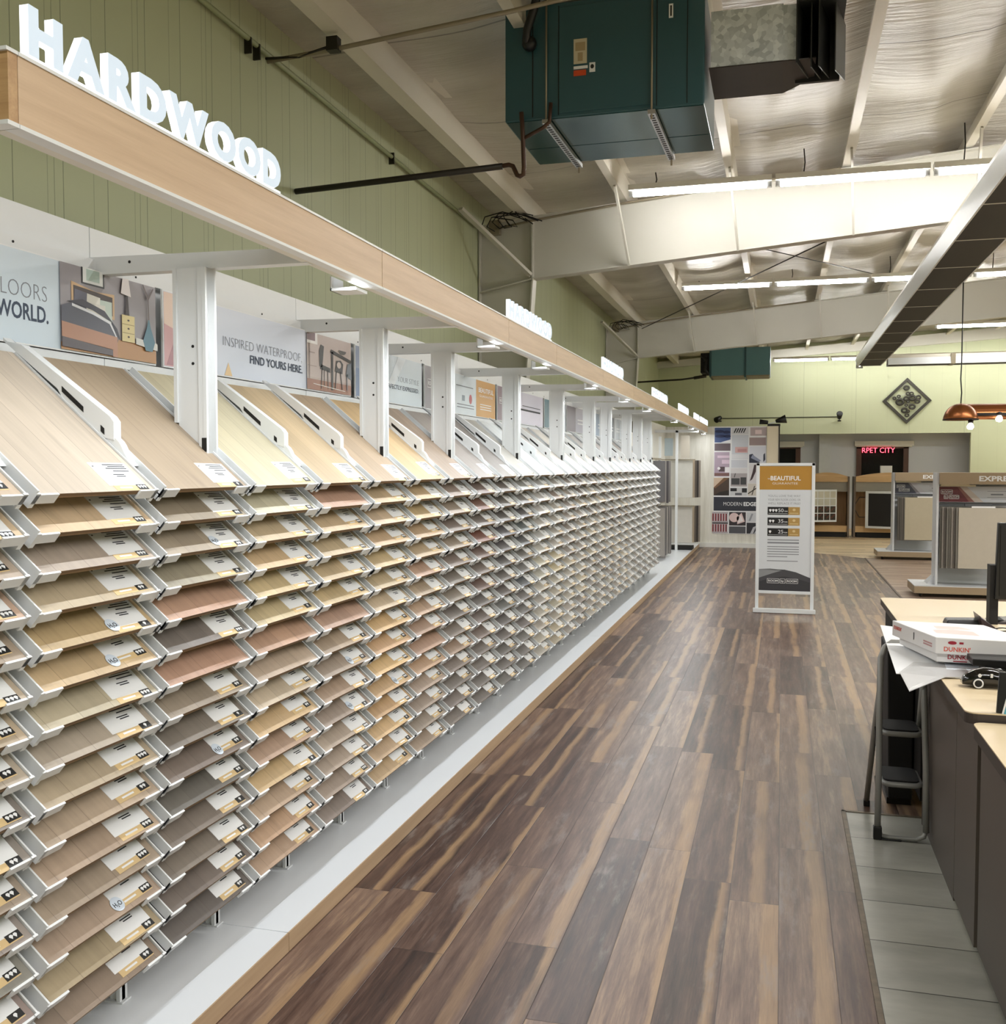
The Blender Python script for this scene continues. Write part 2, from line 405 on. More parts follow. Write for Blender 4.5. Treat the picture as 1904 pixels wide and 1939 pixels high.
def glyphs(body, size, extrude, bold=0.0, res=3, align='LEFT'):
    cu = bpy.data.curves.new('lettering', 'FONT'); cu.body = body; cu.size = size; cu.extrude = extrude; cu.offset = bold; cu.resolution_u = res; cu.align_x = align
    o = bpy.data.objects.new('lettering', cu); COL.objects.link(o); bpy.context.view_layer.update()
    dg = bpy.context.evaluated_depsgraph_get(); me = bpy.data.meshes.new_from_object(o.evaluated_get(dg))
    bpy.data.objects.remove(o); bpy.data.curves.remove(cu)
    return me
def span(me):
    xs = [v.co.x for v in me.vertices]; ys = [v.co.y for v in me.vertices]
    return min(xs), max(xs), min(ys), max(ys)
def add_text(mb, fr, body, a0, a1, b, h, c=.0012, mi=0, bold=0.0, th=.0004):
    """lettering fitted between a0 and a1, cap height h, baseline b"""
    me = glyphs(body, 1.0, th / 2, bold); x0, x1, y0, y1 = span(me)
    cap = .73; sx = (a1 - a0) / max(x1 - x0, 1e-6); sy = h / cap
    me.transform(Matrix.Diagonal((sx, sy, 1, 1)) @ Matrix.Translation((-x0, 0, 0)))
    me.transform(fr.matrix(a0, b, c))
    vm = [mb.bm.verts.new(v.co) for v in me.vertices]
    for pgn in me.polygons: mb._f([vm[i] for i in pgn.vertices], mi)
    bpy.data.meshes.remove(me); return mb
def copy_child(src, parent, loc=None):
    c = src.copy(); COL.objects.link(c); c.parent = parent
    if loc is not None: c.location = loc
    return c

# ------------------------------------------------------------------ the building
XW, XE, YN, YB = -3.06, 8.0, -5.0, 26.0
SL = .083
def roof_z(x): return 4.33 + SL * (x - XW)
def raft_top(x): return 4.145 + SL * (x + 2.48)
struct('floor', MB().prism([(XW, YN, 0), (1.42, YN, 0), (1.42, 18.43, 0), (.637, 19.3, 0), (-.04, 20.06, 0), (-.04, 20.2, 0), (XW, 20.2, 0)], (0, 0, -.05)), M_PLANK)
struct('floor', MB().prism([(1.42, YN, 0), (XE, YN, 0), (XE, 18.43, 0), (1.42, 18.43, 0)], (0, 0, -.05)), M_CARPETWOOD)
struct('floor', MB().prism([(1.42, 18.43, 0), (XE, 18.43, 0), (XE, 28.3, 0), (XW, 28.3, 0), (XW, 20.2, 0), (-.04, 20.2, 0), (-.04, 20.06, 0), (.637, 19.3, 0)], (0, 0, -.05)), M_BEIGE)
struct('floor', MB().box(.305, 3.2, -1.0, 4.832, 0, .004), M_TILE)
m_strip = mat('worn metal strip', (120, 108, 92), .5, .3, .5, 30)
struct('trim_1', MB().box(.287, .305, -1.0, 4.85, 0, .007).box(.287, 3.2, 4.832, 4.85, 0, .007), m_strip)
struct('trim_2', MB().box(1.405, 1.43, 4.9, 18.43, 0, .006), mat('dark floor strip', (74, 58, 48), .5))
struct('wall_left', MB().box(XW - .1, XW, YN, YB, 0, 4.45), M_WALL_L)
# back wall with its wide opening
struct('wall_back', MB().box(XW, -.35, YB, YB + .15, 0, 5.3).box(-.35, 4.32, YB, YB + .15, 2.385, 5.3).box(4.32, XE, YB, YB + .15, 0, 5.3), M_WALL_B)
M_GREY = mat('grey painted wall', (204, 208, 214), .6, 0, .03, 1.5)
struct('wall_alcove', MB().box(-1.0, 5.5, 26.95, 27.1, 0, 2.6), M_GREY)
struct('ceiling_alcove', MB().box(-1.0, 5.5, YB + .15, 26.95, 2.5, 2.6), M_GREY)
struct('wall_alcove_side', MB().box(5.2, 5.3, YB + .15, 26.95, 0, 2.5).box(-.6, -.5, YB + .15, 26.95, 0, 2.5), M_GREY)
struct('column_alcove', MB().box(.915, 1.2, 26.7, 26.95, 0, 2.5), mat('pale grey pilaster', (206, 210, 214), .6))
struct('wall_near', MB().box(XW, XE, YN - .1, YN, 0, 5.5), M_WALL_B)
struct('wall_right', MB().box(XE, XE + .1, YN, 28.3, 0, 5.6), M_WALL_B)
# vinyl-faced roof lining sagging between the purlins
PURX = [-2.6 + 1.055 * k for k in range(11)]
def lining():
    rnd = random.Random(5); mb = MB(); bm = mb.bm
    xs = []
    edges = [XW] + PURX + [XE]
    for a, b in zip(edges, edges[1:]):
        kk = 8 if b - a > .6 else 3
        for i in range(kk): xs.append((a + (b - a) * i / kk, i / kk, b - a))
    xs.append((XE, 0, 1))
    ny = 132; ph = [rnd.random() * 6 for _ in range(40)]
    grid = []
    for j in range(ny + 1):
        y = YN + (28.2 - YN) * j / ny; row = []
        for i, (x, t, wd) in enumerate(xs):
            s = math.sin(math.pi * t) * min(wd, 1.0)
            amp = .055 + .035 * math.sin(y * 1.9 + ph[int((x + 4) / 1.055) % 40]) + .018 * math.sin(y * 5.3 + x)
            row.append(bm.verts.new((x, y, roof_z(x) + .0 - s * amp)))
        grid.append(row)
    for j in range(ny):
        for i in range(len(xs) - 1): mb._f([grid[j][i], grid[j][i + 1], grid[j + 1][i + 1], grid[j + 1][i]], 0, True)
    return mb
struct('ceiling', lining(), M_ROOF)
struct('ceiling_deck', MB().hexa([(XW, YN, roof_z(XW) + .08), (XE, YN, roof_z(XE) + .08), (XE, 28.3, roof_z(XE) + .08), (XW, 28.3, roof_z(XW) + .08), (XW, YN, roof_z(XW) + .12), (XE, YN, roof_z(XE) + .12), (XE, 28.3, roof_z(XE) + .12), (XW, 28.3, roof_z(XW) + .12)]), M_STEEL)
def purlin(x, big):
    """Z-section purlin running the length of the roof"""
    wdt = .12 if big else .075
    z0 = raft_top(x) + (.015 if not big else .02); z1 = roof_z(x) + .01
    pts = [(x - wdt, z0), (x, z0), (x, z1), (x - .012, z1), (x - .012, z0 + .012), (x - wdt + .008, z0 + .012), (x - wdt + .008, z0 + .035), (x - wdt, z0 + .035)]
    return MB().prism([(a, YN, b) for a, b in pts], (0, YB - YN, 0)).box(x - .01, x + wdt * .8, YN, YB, z1 - .014, z1)
for i, x in enumerate(PURX):
    struct('ceiling_beam', purlin(x + (.08 if i == 0 else .03), i == 0), M_STEEL_DK, label='long white steel purlin under the roof lining')
def steel_frame(y, with_col=True, depth=.634):
    mb = MB(); x0, x1 = -2.48, XE
    f = .012; hw = .075
    zb = lambda x: raft_top(x) - depth - .012 * (x + 2.48) * 0
    # rafter web and flanges
    mb.hexa([(x0, y - .006, zb(x0)), (x1, y - .006, zb(x1)), (x1, y + .006, zb(x1)), (x0, y + .006, zb(x0)), (x0, y - .006, raft_top(x0)), (x1, y - .006, raft_top(x1)), (x1, y + .006, raft_top(x1)), (x0, y + .006, raft_top(x0))])
    for z in (zb, raft_top):
        s = f if z is zb else -f
        mb.hexa([(x0, y - hw, z(x0)), (x1, y - hw, z(x1)), (x1, y + hw, z(x1)), (x0, y + hw, z(x0)), (x0, y - hw, z(x0) + s), (x1, y - hw, z(x1) + s), (x1, y + hw, z(x1) + s), (x0, y + hw, z(x0) + s)])
    # tapered column: web, inner flange, knee stiffeners
    xb = -2.72
    mb.prism([(XW + .01, y - .006, 0), (xb, y - .006, 0), (x0, y - .006, zb(x0)), (x0, y - .006, raft_top(x0)), (XW + .01, y - .006, raft_top(XW))], (0, .012, 0))
    mb.hexa([(xb, y - hw, 0), (xb + f, y - hw, 0), (xb + f, y + hw, 0), (xb, y + hw, 0), (x0 - f * .2, y - hw, zb(x0)), (x0 + f, y - hw, zb(x0)), (x0 + f, y + hw, zb(x0)), (x0 - f * .2, y + hw, zb(x0))])
    mb.box(x0 - .006, x0 + .006, y - hw, y + hw, zb(x0), raft_top(x0))
    mb.hexa([(XW + .02, y - hw, 3.39), (x0, y - hw, 3.505), (x0, y + hw, 3.505), (XW + .02, y + hw, 3.39), (XW + .02, y - hw, 3.402), (x0, y - hw, 3.517), (x0, y + hw, 3.517), (XW + .02, y + hw, 3.402)])
    mb.box(XW + .01, XW + .022, y - hw, y + hw, 0, 4.08)
    return struct('column_frame', mb, M_STEEL, label='white tapered steel portal frame')
steel_frame(10.16); steel_frame(18.0)
mbf = MB()
mbf.hexa([(XW, 25.7, 4.06), (XE, 25.7, 4.75), (XE, 25.85, 4.75), (XW, 25.85, 4.06), (XW, 25.7, 4.22), (XE, 25.7, 5.05), (XE, 25.85, 5.05), (XW, 25.85, 4.22)])
struct('column_frame', mbf, M_STEEL)
# flange braces from purlin to rafter bottom
for fy in (10.16, 18.0):
    for k, x in enumerate(PURX[1:6]):
        if fy == 18.0 and k > 3: continue
        zt = raft_top(x) + .02; zb = raft_top(x) - .62
        struct('trim_brace', MB().bar((x + .0, fy - .62, zt), (x + .06, fy - .07, zb), .06, .02, up=(1, 0, 0)), M_STEEL, label='white angle brace between purlin and rafter')
    # knee brace rods at the column
    struct('trim_brace', MB().bar((-2.98, fy - .9, 4.05), (-2.5, fy - .09, 3.55), .06, .03), M_STEEL)
    struct('trim_brace', MB().tube([(-2.99, fy - .1, 4.0), (-2.5, fy - .09, 3.53)], .008, 6), M_STEEL)

# windows in the alcove
M_BROWN = wood('brown window wood', (58, 34, 22), (92, 56, 34), 'Z', .5, 3, 20)
gm, gt, gn, gl, gp = new_mat('window glass')
gp.inputs['Base Color'].default_value = (.9, .93, .95, 1); gp.inputs['Roughness'].default_value = .02
gp.inputs['Transmission Weight'].default_value = 1.0; gp.inputs['IOR'].default_value = 1.12
def window(n, x0, x1, z0, z1):
    y = 26.91; fw = .12
    o = struct('window_%d' % n, MB().box(x0, x1, y - .03, y + .02, z0, z0 + fw).box(x0, x1, y - .03, y + .02, z1 - .05, z1).box(x0, x0 + fw, y - .03, y + .02, z0, z1).box(x1 - fw, x1, y - .03, y + .02, z0, z1), M_BROWN)
    MB().box(x0 + fw, x1 - fw, y + .004, y + .01, z0 + fw, z1 - .05).build('window_pane', gm, o)
    MB().box(x0 + fw, x1 - fw, y + .03, y + .036, z0 + fw, z1 - .05).build('night_backing', mat('night outside', (10, 11, 14), .9), o)
    return o
window(1, -.48, .467, .8, 2.09); window(2, 1.82, 3.05, .8, 2.085)
for nm, x0, x1, lab in (('1', -.45, .558, 'rolled pale blind above the window beside the mural'), ('2', 1.768, 3.165, 'rolled pale blind above the window with the red neon')):
    t = thing('window_blind', lab, 'blind', (x0, 26.85, 2.1))
    MB().box(x0, x1, 26.79, 26.94, 2.10, 2.22).build('valance', M_WHITE_WARM, t, .008)
    MB().tube([(x0 + .04, 26.85, 2.10), (x1 - .04, 26.85, 2.10)], .03, 10).build('roller', M_WHITE_WARM, t)
# neon sign
t = thing('neon_sign', 'red neon sign reading RPET CITY hanging in the window', 'neon sign', (1.95, 26.75, 1.93))
mb = MB(); fr = Frame((1.95, 26.79, 1.925), (1, 0, 0), (0, 0, 1))
me = glyphs('RPET CITY', 1.0, .004, -.012); x0, x1, y0, y1 = span(me); me.transform(Matrix.Diagonal((.765 / (x1 - x0), .135 / .73, 1, 1)) @ Matrix.Translation((-x0, 0, 0))); me.transform(fr.matrix(0, 0, 0))
vm = [mb.bm.verts.new(v.co) for v in me.vertices]
for pg in me.polygons: mb._f([vm[i] for i in pg.vertices])
mb.build('tube_lettering', emit('red neon', (1.0, .04, .10), 4.0), t)
MB().tube([(1.95, 26.8, 2.04), (2.715, 26.8, 2.04)], .006, 6).box(2.03, 2.04, 26.795, 26.805, 1.92, 2.09).box(2.64, 2.65, 26.795, 26.805, 1.92, 2.09).build('carrier', M_BLACK, t)

# partition carrying the mural
M_WASH = wood('whitewashed panel', (206, 202, 190), (232, 229, 220), 'Z', .5, 2.0, 9)
struct('wall_partition', MB().box(-2.3, -.28, 20.2, 20.32, 0, 2.37), M_WASH)
struct('column_partition', MB().box(-.275, -.06, 20.14, 20.34, 0, 2.365), mat('cream post', (226, 214, 190), .6, 0, .03, 4))
struct('column_partition', MB().box(-.06, -.035, 20.13, 20.35, 0, 2.37), mat('dark post edge', (40, 34, 30), .5))
struct('baseboard_partition', MB().box(-2.3, -.04, 20.12, 20.2, 0, .085), mat('white baseboard', (228, 228, 224), .5, 0, .02))
struct('baseboard_back', MB().box(4.32, XE, YB - .02, YB, 0, .1), mat('white baseboard', (228, 228, 224), .5))

# eave conduit and services
t = thing('wall_conduit', 'green painted conduit running along the top of the grooved wall', 'conduit', (-3.02, 0, 4.04))
MB().tube([(-3.02, YN + .1, 4.05), (-3.02, 4.9, 4.09), (-3.02, 9.95, 4.03)], .016, 8).build('pipe', mat('green painted conduit', (150, 156, 118), .5), t)
for y in (5.36, 5.46, 7.6): MB().box(-3.045, -3.0, y, y + .012, 4.0, 4.09).build('clip', M_PIPEBLK, t)
t = thing('cross_conduit', 'thin conduit crossing under the roof from the wall to the teal heater', 'conduit', (-2.0, 5.6, 4.1))
MB().tube([(-3.0, 5.55, 4.02), (-2.56, 5.6, 4.07), (-1.5, 5.62, 4.17), (.9, 5.7, 4.46)], .014, 8).build('pipe', M_CONDUIT, t)
MB().tube([(-3.0, 5.53, 4.03), (-2.8, 5.57, 4.035), (-2.55, 5.58, 4.09)], .008, 6).build('cable', M_PIPEBLK, t)
MB().box(-2.62, -2.55, 5.56, 5.62, 4.05, 4.13).build('junction_box', M_PIPEBLK, t)
t = thing('gas_pipe', 'brown pipe from above the lit sign to the teal heater, with a trap bend', 'pipe', (-2.2, 6.0, 3.4))
MB().tube([(-3.05, 6.0, 3.372), (-1.66, 6.0, 3.425)], .019, 10).build('pipe_run', M_PIPEBLK, t)
tr = [(-1.70, 6.0, 3.424), (-1.62, 6.0, 3.43), (-1.595, 6.0, 3.42), (-1.58, 5.99, 3.39), (-1.565, 5.985, 3.36), (-1.545, 5.98, 3.35), (-1.525, 5.98, 3.36), (-1.52, 5.975, 3.40), (-1.525, 5.965, 3.6), (-1.53, 5.95, 3.72)]
MB().tube(tr, .014, 10).build('trap_bend', M_PIPE, t)
MB().tube([(-1.52, 5.97, 3.57), (-1.4, 5.96, 3.62), (-1.36, 5.96, 3.65), (-1.35, 5.955, 3.76)], .012, 8).build('branch', M_PIPE, t)
# wires bundled at the column heads
for fy, lab in ((10.16, 'tangle of black cables on the nearer column head'), (18.0, 'tangle of black cables on the farther column head')):
    rnd = random.Random(int(fy)); t = thing('cable_bundle', lab, 'cables', (-2.8, fy - .12, 4.1))
    mb = MB()
    for k in range(5):
        a = rnd.random() * .05
        mb.tube([(-2.86 + .3 * math.sin(q * 1.1 + k) * .5 + .06 * q, fy - .14 - .02 * k, 4.04 + .07 * math.cos(q * 1.3 + k) + a + .01 * q) for q in range(7)], .006, 6)
    mb.build('loop', M_BLACKM, t); MB().box(-2.93, -2.82, fy - .1, fy - .02, 3.98, 4.12).build('junction_box', M_CONDUIT, t)
    MB().tube([(-2.85, fy - .11, 4.03), (-2.5, fy - .12, 4.08), (-1.5, fy - .12, 4.2), (.5, fy - .12, 4.38)], .012, 6).build('conduit_run', M_CONDUIT, t)
# diagonal rod braces in the second bay
t = thing('cross_brace', 'pair of thin crossed tie rods under the roof between the two steel frames', 'tie rod', (0, 14, 4.2))
MB().tube([(-2.4, 17.9, 4.02), (1.8, 10.3, 4.38)], .008, 6).build('rod', M_PIPEBLK, t)
MB().tube([(-1.5, 10.3, 4.1), (2.6, 17.9, 4.45)], .006, 6).build('rod', M_PIPEBLK, t)

# ------------------------------------------------------------------ ceiling tube lights
def tube_light(x0, x1, y, z, label, group):
    t = thing('fluorescent_light', label, 'light', ((x0 + x1) / 2, y, z), group)
    MB().box(x0 + .01, x1 - .01, y - .042, y + .055, z + .03, z + .08).build('housing', M_WHITE_WARM, t)
    MB().tube([(x0 + .055, y, z), (x1 - .055, y, z)], .026, 12).build('tube', M_TUBE, t)
    for xx in (x0 + .012, x1 - .05): MB().box(xx, xx + .038, y - .014, y + .03, z - .018, z + .04).build('socket', M_CHROME, t)
    return t
ROWS = [(9.35, 4.092, -1.394, 3, 'front ceiling row before the nearer beam'), (14.95, 4.175, -1.44, 4, 'second ceiling row between the two beams'),
        (20.4, 4.19, 2.72, 2, 'third ceiling row beyond the dark trough'), (24.9, 4.09, -.235, 5, 'farthest ceiling row by the back wall')]
ORD = ['first', 'second', 'third', 'fourth', 'fifth', 'sixth', 'seventh', 'eighth', 'ninth', 'tenth', 'eleventh', 'twelfth', 'thirteenth', 'fourteenth', 'fifteenth', 'sixteenth', 'seventeenth', 'eighteenth', 'nineteenth', 'twentieth']
for y, z, xs, k, nm in ROWS:
    for i in range(k):
        tube_light(xs + 1.302 * i, xs + 1.302 * (i + 1) - .01, y, z, '%s fluorescent tube from the wall, %s' % (ORD[i], nm), 'ceiling fluorescent tubes')
# hangers of the rows
for y, z, xs, k, nm in ROWS[:3]:
    for i in range(k):
        xx = xs + 1.302 * i + .25
        t = thing('light_hanger', '%s chain hanger from the wall, %s' % (ORD[i], nm), 'hanger', (xx, y + .04, z + .1), 'light hangers')
        MB().tube([(xx, y + .04, z + .085), (xx + .01, y + .05, (z + raft_top(xx)) / 2 + .05), (xx, y + .04, raft_top(xx) + .03)], .006, 6).build('chain', M_PIPEBLK, t)
# dark trough lights: 1.3 m long louvred fixtures running down the hall, and a return row across it
def trough(x0, x1, y0, y1, z, along_y, label, group):
    t = thing('louvred_light', label, 'light', ((x0 + x1) / 2, (y0 + y1) / 2, z), group)
    h = .13
    if along_y:
        MB().box(x0 + .006, x1 - .006, y0 + .015, y1 - .015, z, z + .012).build('louvre', mat('dark louvre', (33, 30, 28), .6, 0, .12, 9), t)
        for xa, xb in ((x0 - .012, x0 + .004), (x1 - .004, x1 + .012)):
            MB().hexa([(xa, y0, z - .004), (xb, y0, z - .004), (xb, y1, z - .004), (xa, y1, z - .004), (xa + (-.045 if xa < x0 else .045), y0, z + h), (xb + (-.045 if xa < x0 else .045), y0, z + h), (xb + (-.045 if xa < x0 else .045), y1, z + h), (xa + (-.045 if xa < x0 else .045), y1, z + h)]).build('side_reflector', M_WHITE, t)
        MB().box(x0 - .055, x1 + .055, y0, y1, z + h, z + h + .03).build('housing', M_STEEL_DK, t)
        MB().box(x0, x1, y1 - .012, y1 + .006, z - .003, z + .02).build('end_strip', M_WHITE_WARM, t)
    else:
        MB().box(x0 + .015, x1 - .015, y0 + .006, y1 - .006, z, z + .012).build('louvre', mat('dark louvre', (33, 30, 28), .6, 0, .12, 9), t)
        for ya, yb in ((y0 - .012, y0 + .004), (y1 - .004, y1 + .012)):
            s = .05 if ya < y0 else -.05
            MB().hexa([(x0, ya, z - .004), (x1, ya, z - .004), (x1, yb, z - .004), (x0, yb, z - .004), (x0, ya + s, z + h), (x1, ya + s, z + h), (x1, yb + s, z + h), (x0, yb + s, z + h)]).build('side_reflector', M_WHITE, t)
        MB().box(x0, x1, y0 + .06, y1 - .06, z + h, z + h + .06).build('housing', M_STEEL_DK, t)
        MB().box(x1 - .05, x1 + .03, y0 - .02, y1 + .02, z - .01, z + h + .05).build('joint_clip', M_CONDUIT, t)
    return t
for i in range(12):
    ye = 21.5 - 1.3 * i
    trough(1.46, 1.88, ye - 1.3, ye, 3.6, True, '%s dark louvred ceiling trough counted from the far end of the run' % ORD[i], 'dark troughs down the hall')
for i in range(3):
    trough(1.98 + 1.2 * i, 3.16 + 1.2 * i, 21.0, 21.4, 3.57, False, '%s white-sided trough light across the hall, counted from the corner' % ORD[i], 'trough lights across the hall')
t = thing('lamp_socket', 'bright lamp holder on the far end of the dark trough run', 'lamp holder', (1.5, 21.52, 3.6))
MB().box(1.42, 1.55, 21.51, 21.56, 3.56, 3.72).build('plate', M_CHROME, t); MB().lathe([(.0, -.03), (.03, -.02), (.036, 0), (.03, .02), (0, .03)], (1.49, 21.47, 3.63), (0, 1, 0), 10).build('bulb', emit('warm bulb', (1, .93, .8), 10), t)

# ------------------------------------------------------------------ the flooring display along the wall
D0, DP = 1.931, .4975
def dv(k): return D0 + DP * k
TIPX, TOPZ, RP = -1.66, 1.524, .0929
TH = R(40.4); TT = math.tan(TH)
BZ = .067
# base platform in sections
BSEG = [(.2, 2.934), (2.937, 8.9), (8.903, 14.45), (14.453, 20.1)]
BLAB = ['nearest section of the white display base with oak kick', 'second section of the white display base with oak kick', 'third section of the white display base with oak kick', 'last section of the white display base, reaching the mural wall']
for (a, b), lb in zip(BSEG, BLAB):
    t = thing('display_platform', lb, 'display base', (-1.9, (a + b) / 2, 0), 'display base sections')
    MB().box(-2.28, -1.546, a, b, BZ - .02, BZ).build('top_panel', M_BASETOP, t)
    MB().box(-1.56, -1.541, a, b, .004, BZ - .001).build('kick_panel', M_KICK, t)
    MB().box(-2.2, -1.6, a + .05, b - .05, 0, BZ - .02).build('plinth', M_BLACKM, t)
# --- shared tray mesh (local x runs up the slope to the front at 0, y across, z off the slope)
def tray_mesh():
    mb = MB(); L = -.60
    for s, y in ((0, .012), (1, DP - .014)):
        i = 1 if s == 0 else -1
        mb.box(L, 0, y, y + i * .005, -.026, .0245 if s == 0 else .0145)
        mb.box(L, 0, y, y + i * .030, -.0085, -.0045)
        mb.box(-.003, .003, y, y + i * .078, -.014, .0135)
        mb.box(-.003, .003, y, y + i * .014, -.026, .0165)
    mb.box(L, L + .02, .01, DP - .01, -.012, -.004)
    return mb.mesh('tray', [M_WHITE])
TRAY = tray_mesh()
BOARD = MB().box(-.605, -.004, .021, DP - .021, -.004, .0095, 0)
for f in BOARD.bm.faces: f.material_index = 0 if f.calc_center_median().z > .009 else 1
BOARD = BOARD.mesh('board', [M_BOARD, M_EDGE])
def card_mesh(k, sticker=False):
    """price card: white card, lines of print, amber band with white words, black tag with 1-3 diamonds"""
    mb = MB(); z = .0095
    Y0, Y1 = DP - .043 - .150, DP - .043
    fr = Frame((-.118, Y0, z), (0, 1, 0), (-1, 0, 0)); fr.nrm = Vector((0, 0, 1))
    # frame: a across the board, b up the slope, measured from the band's front edge
    fr = Frame((-.012, Y0, z), (0, 1, 0), (-1, 0, 0))
    if fr.nrm.z < 0: fr.nrm = -fr.nrm
    rect(mb, fr, 0, .15, .020, .112, 0, .0009, 0)
    rect(mb, fr, .014, .15, 0, .020, 0, .0007, 1)
    for q, (a0, a1, b) in enumerate(((.052, .138, .102), (.066, .138, .0945), (.052, .138, .087), (.072, .138, .0765), (.058, .104, .062), (.066, .104, .055))):
        rect(mb, fr, a0, a1, b, b + .0035, .0009, .0002, 2)
    rect(mb, fr, .006, .0125, .095, .099, .0009, .0002, 2)
    rect(mb, fr, .035, .085, .0085, .014, .0007, .0002, 0)
    rect(mb, fr, .108, .150, .003, .023, .0009, .0003, 3)
    for q in range(k):
        c = .129 + (q - (k - 1) / 2) * .0122; b = .0135
        shape(mb, fr, [(c - .006, b + .002), (c - .003, b + .006), (c + .003, b + .006), (c + .006, b + .002), (c, b - .006)], .0012, .0002, 0)
    return mb.mesh('price_card', [M_CARD, M_AMBER, M_INK, M_TAGBLK])
CARDS = [card_mesh(k) for k in (1, 2, 3)]
def sticker_mesh():
    mb = MB(); fr = Frame((-.012, DP - .193, .0107), (0, 1, 0), (-1, 0, 0))
    if fr.nrm.z < 0: fr.nrm = -fr.nrm
    pts = [(.012 + .022 * math.cos(q * math.pi / 12), .024 + .022 * math.sin(q * math.pi / 12)) for q in range(24)]
    shape(mb, fr, pts, 0, .0006, 0)
    fr.nrm = fr.nrm
    add_text(mb, fr, 'H', -.003, .007, .017, .014, .0008, 1, .01); add_text(mb, fr, '2', .008, .0135, .014, .008, .0008, 1, .01); add_text(mb, fr, 'O', .0145, .028, .017, .014, .0008, 1, .01)
    return mb.mesh('round_sticker', [mat('pale blue sticker', (214, 226, 240), .4, 0, .02), M_INK])
STICK = sticker_mesh()
# colours of the sample boards, column by column from the near end, top row first
CC = {
 -1: [(196,172,146),(205,178,140),(190,170,150),(200,165,140),(170,150,128),(196,176,150),(190,168,140),(188,172,150),(150,140,132),(160,150,140),(170,152,132),(160,148,138),(150,146,134),(160,140,132),(150,128,112)],
 0: [(203,186,166),(222,190,150),(188,170,154),(200,180,148),(202,172,122),(208,178,134),(196,182,152),(182,166,148),(192,172,142),(190,166,140),(184,158,132),(166,146,124),(182,156,132),(178,158,122),(150,128,108)],
 1: [(172,150,124),(160,144,122),(176,160,138),(168,158,134),(204,160,132),(128,118,110),(198,152,126),(156,140,120),(132,120,108),(132,116,104),(106,100,92),(132,118,106),(126,114,100),(118,104,94),(98,90,84)],
 2: [(208,198,164),(208,202,172),(212,188,148),(218,184,138),(212,188,138),(206,184,138),(200,156,126),(200,176,150),(204,184,156),(210,174,124),(192,156,128),(206,172,120),(192,162,132),(196,156,120),(186,152,122)],
 3: [(198,172,132),(200,156,130),(206,178,138),(202,178,138),(210,182,138),(206,178,128),(196,156,132),(176,152,126),(172,152,132),(182,152,126),(164,144,128),(182,162,142),(172,152,132),(162,142,124),(134,118,106)],
 4: [(184,158,126),(200,172,132),(210,182,148),(202,168,128),(210,182,132),(198,174,132),(202,178,144),(212,172,116),(208,164,118),(222,182,120),(208,168,116),(202,158,106),(216,178,122),(198,164,124),(202,168,122)],
 5: [(208,174,122),(198,168,124),(202,174,122),(198,164,124),(194,170,130),(194,154,126),(180,156,126),(190,156,126),(182,146,120),(180,140,114),(190,150,114),(172,148,128),(164,144,126),(154,138,120),(166,142,118)],
 6: [(174,150,128),(160,140,126),(166,148,128),(132,116,106),(160,142,122),(128,112,102),(124,114,104),(138,126,110),(108,98,92),(128,114,102),(164,134,110),(124,108,98),(112,102,94),(122,110,102),(118,106,98)],
 7: [(150,140,132),(128,108,100),(132,94,80),(122,112,104),(132,80,66),(116,92,82),(118,104,96),(112,84,74),(104,98,94),(112,98,92),(118,100,90),(108,98,92),(110,100,94),(104,96,90),(100,92,86)],
 8: [(134,126,118),(112,104,98),(104,100,94),(92,88,84),(88,86,90),(96,92,94),(84,80,82),(98,92,88),(94,84,82),(102,104,102),(92,86,84),(98,90,86),(90,84,80),(94,86,82),(92,88,84)],
 9: [(174,170,160),(150,152,148),(132,130,128),(92,90,92),(96,106,106),(88,90,94),(108,106,100),(120,118,116),(84,90,98),(110,106,104),(104,102,100),(106,96,94),(102,98,94),(100,94,90),(96,92,90)],
 10: [(222,228,230),(176,178,176),(194,192,188),(200,196,192),(188,184,176),(186,186,182),(192,190,180),(198,192,170),(186,184,170),(188,180,166),(172,166,158),(182,176,162),(176,168,156),(178,170,154),(172,166,154)],
 11: [(208,204,196),(170,166,160),(158,140,128),(188,182,172),(182,176,164),(176,170,160),(190,184,174),(194,180,146),(196,182,140),(180,172,154),(186,176,158),(180,172,150),(174,164,150),(186,172,144),(178,164,140)],
}
rnd = random.Random(11)
for k in range(12, 26):
    base = [(212,206,196),(208,202,190),(204,196,182),(190,182,172),(186,182,176),(176,172,168),(180,172,166),(170,166,162),(176,170,164)][min(k - 12, 8)]
    CC[k] = [base]
    for r in range(14):
        g = rnd.choice([(176,168,156),(160,150,140),(186,178,164),(150,142,134),(196,184,162),(140,130,122),(170,160,150)]); j = rnd.randint(-10, 10)
        CC[k].append(tuple(max(60, min(230, c + j)) for c in g))
NOCARD = {(1, 4), (1, 6), (2, 6), (3, 1), (3, 6), (5, 9), (2, 7)}
H2O = {(0, 4), (0, 5), (0, 12), (1, 2), (1, 9), (3, 8), (4, 10), (3, 10)}
def soft(c):
    L = .3 * c[0] + .59 * c[1] + .11 * c[2]
    return tuple(int((L + (v - L) * .84) * .95) for v in c)
def cname(c):
    r, g, b = c; L = .3 * r + .59 * g + .11 * b; ch = r - b
    if L > 205: return 'whitewashed' if ch < 20 else 'pale cream'
    if L > 178: return 'pale grey' if ch < 24 else ('pale beige' if ch < 48 else 'honey blond')
    if L > 150: return 'warm grey' if ch < 26 else ('taupe oak' if ch < 52 else ('rosy tan' if g < 165 and ch < 72 and r - g > 38 else 'golden tan'))
    if L > 122: return 'mid grey' if ch < 24 else ('greyish brown' if ch < 48 else 'nutty brown')
    return 'dark grey' if ch < 16 else ('charcoal brown' if ch < 40 else 'red-brown')
ROWN = ['top'] + [ORD[r] for r in range(1, 15)]
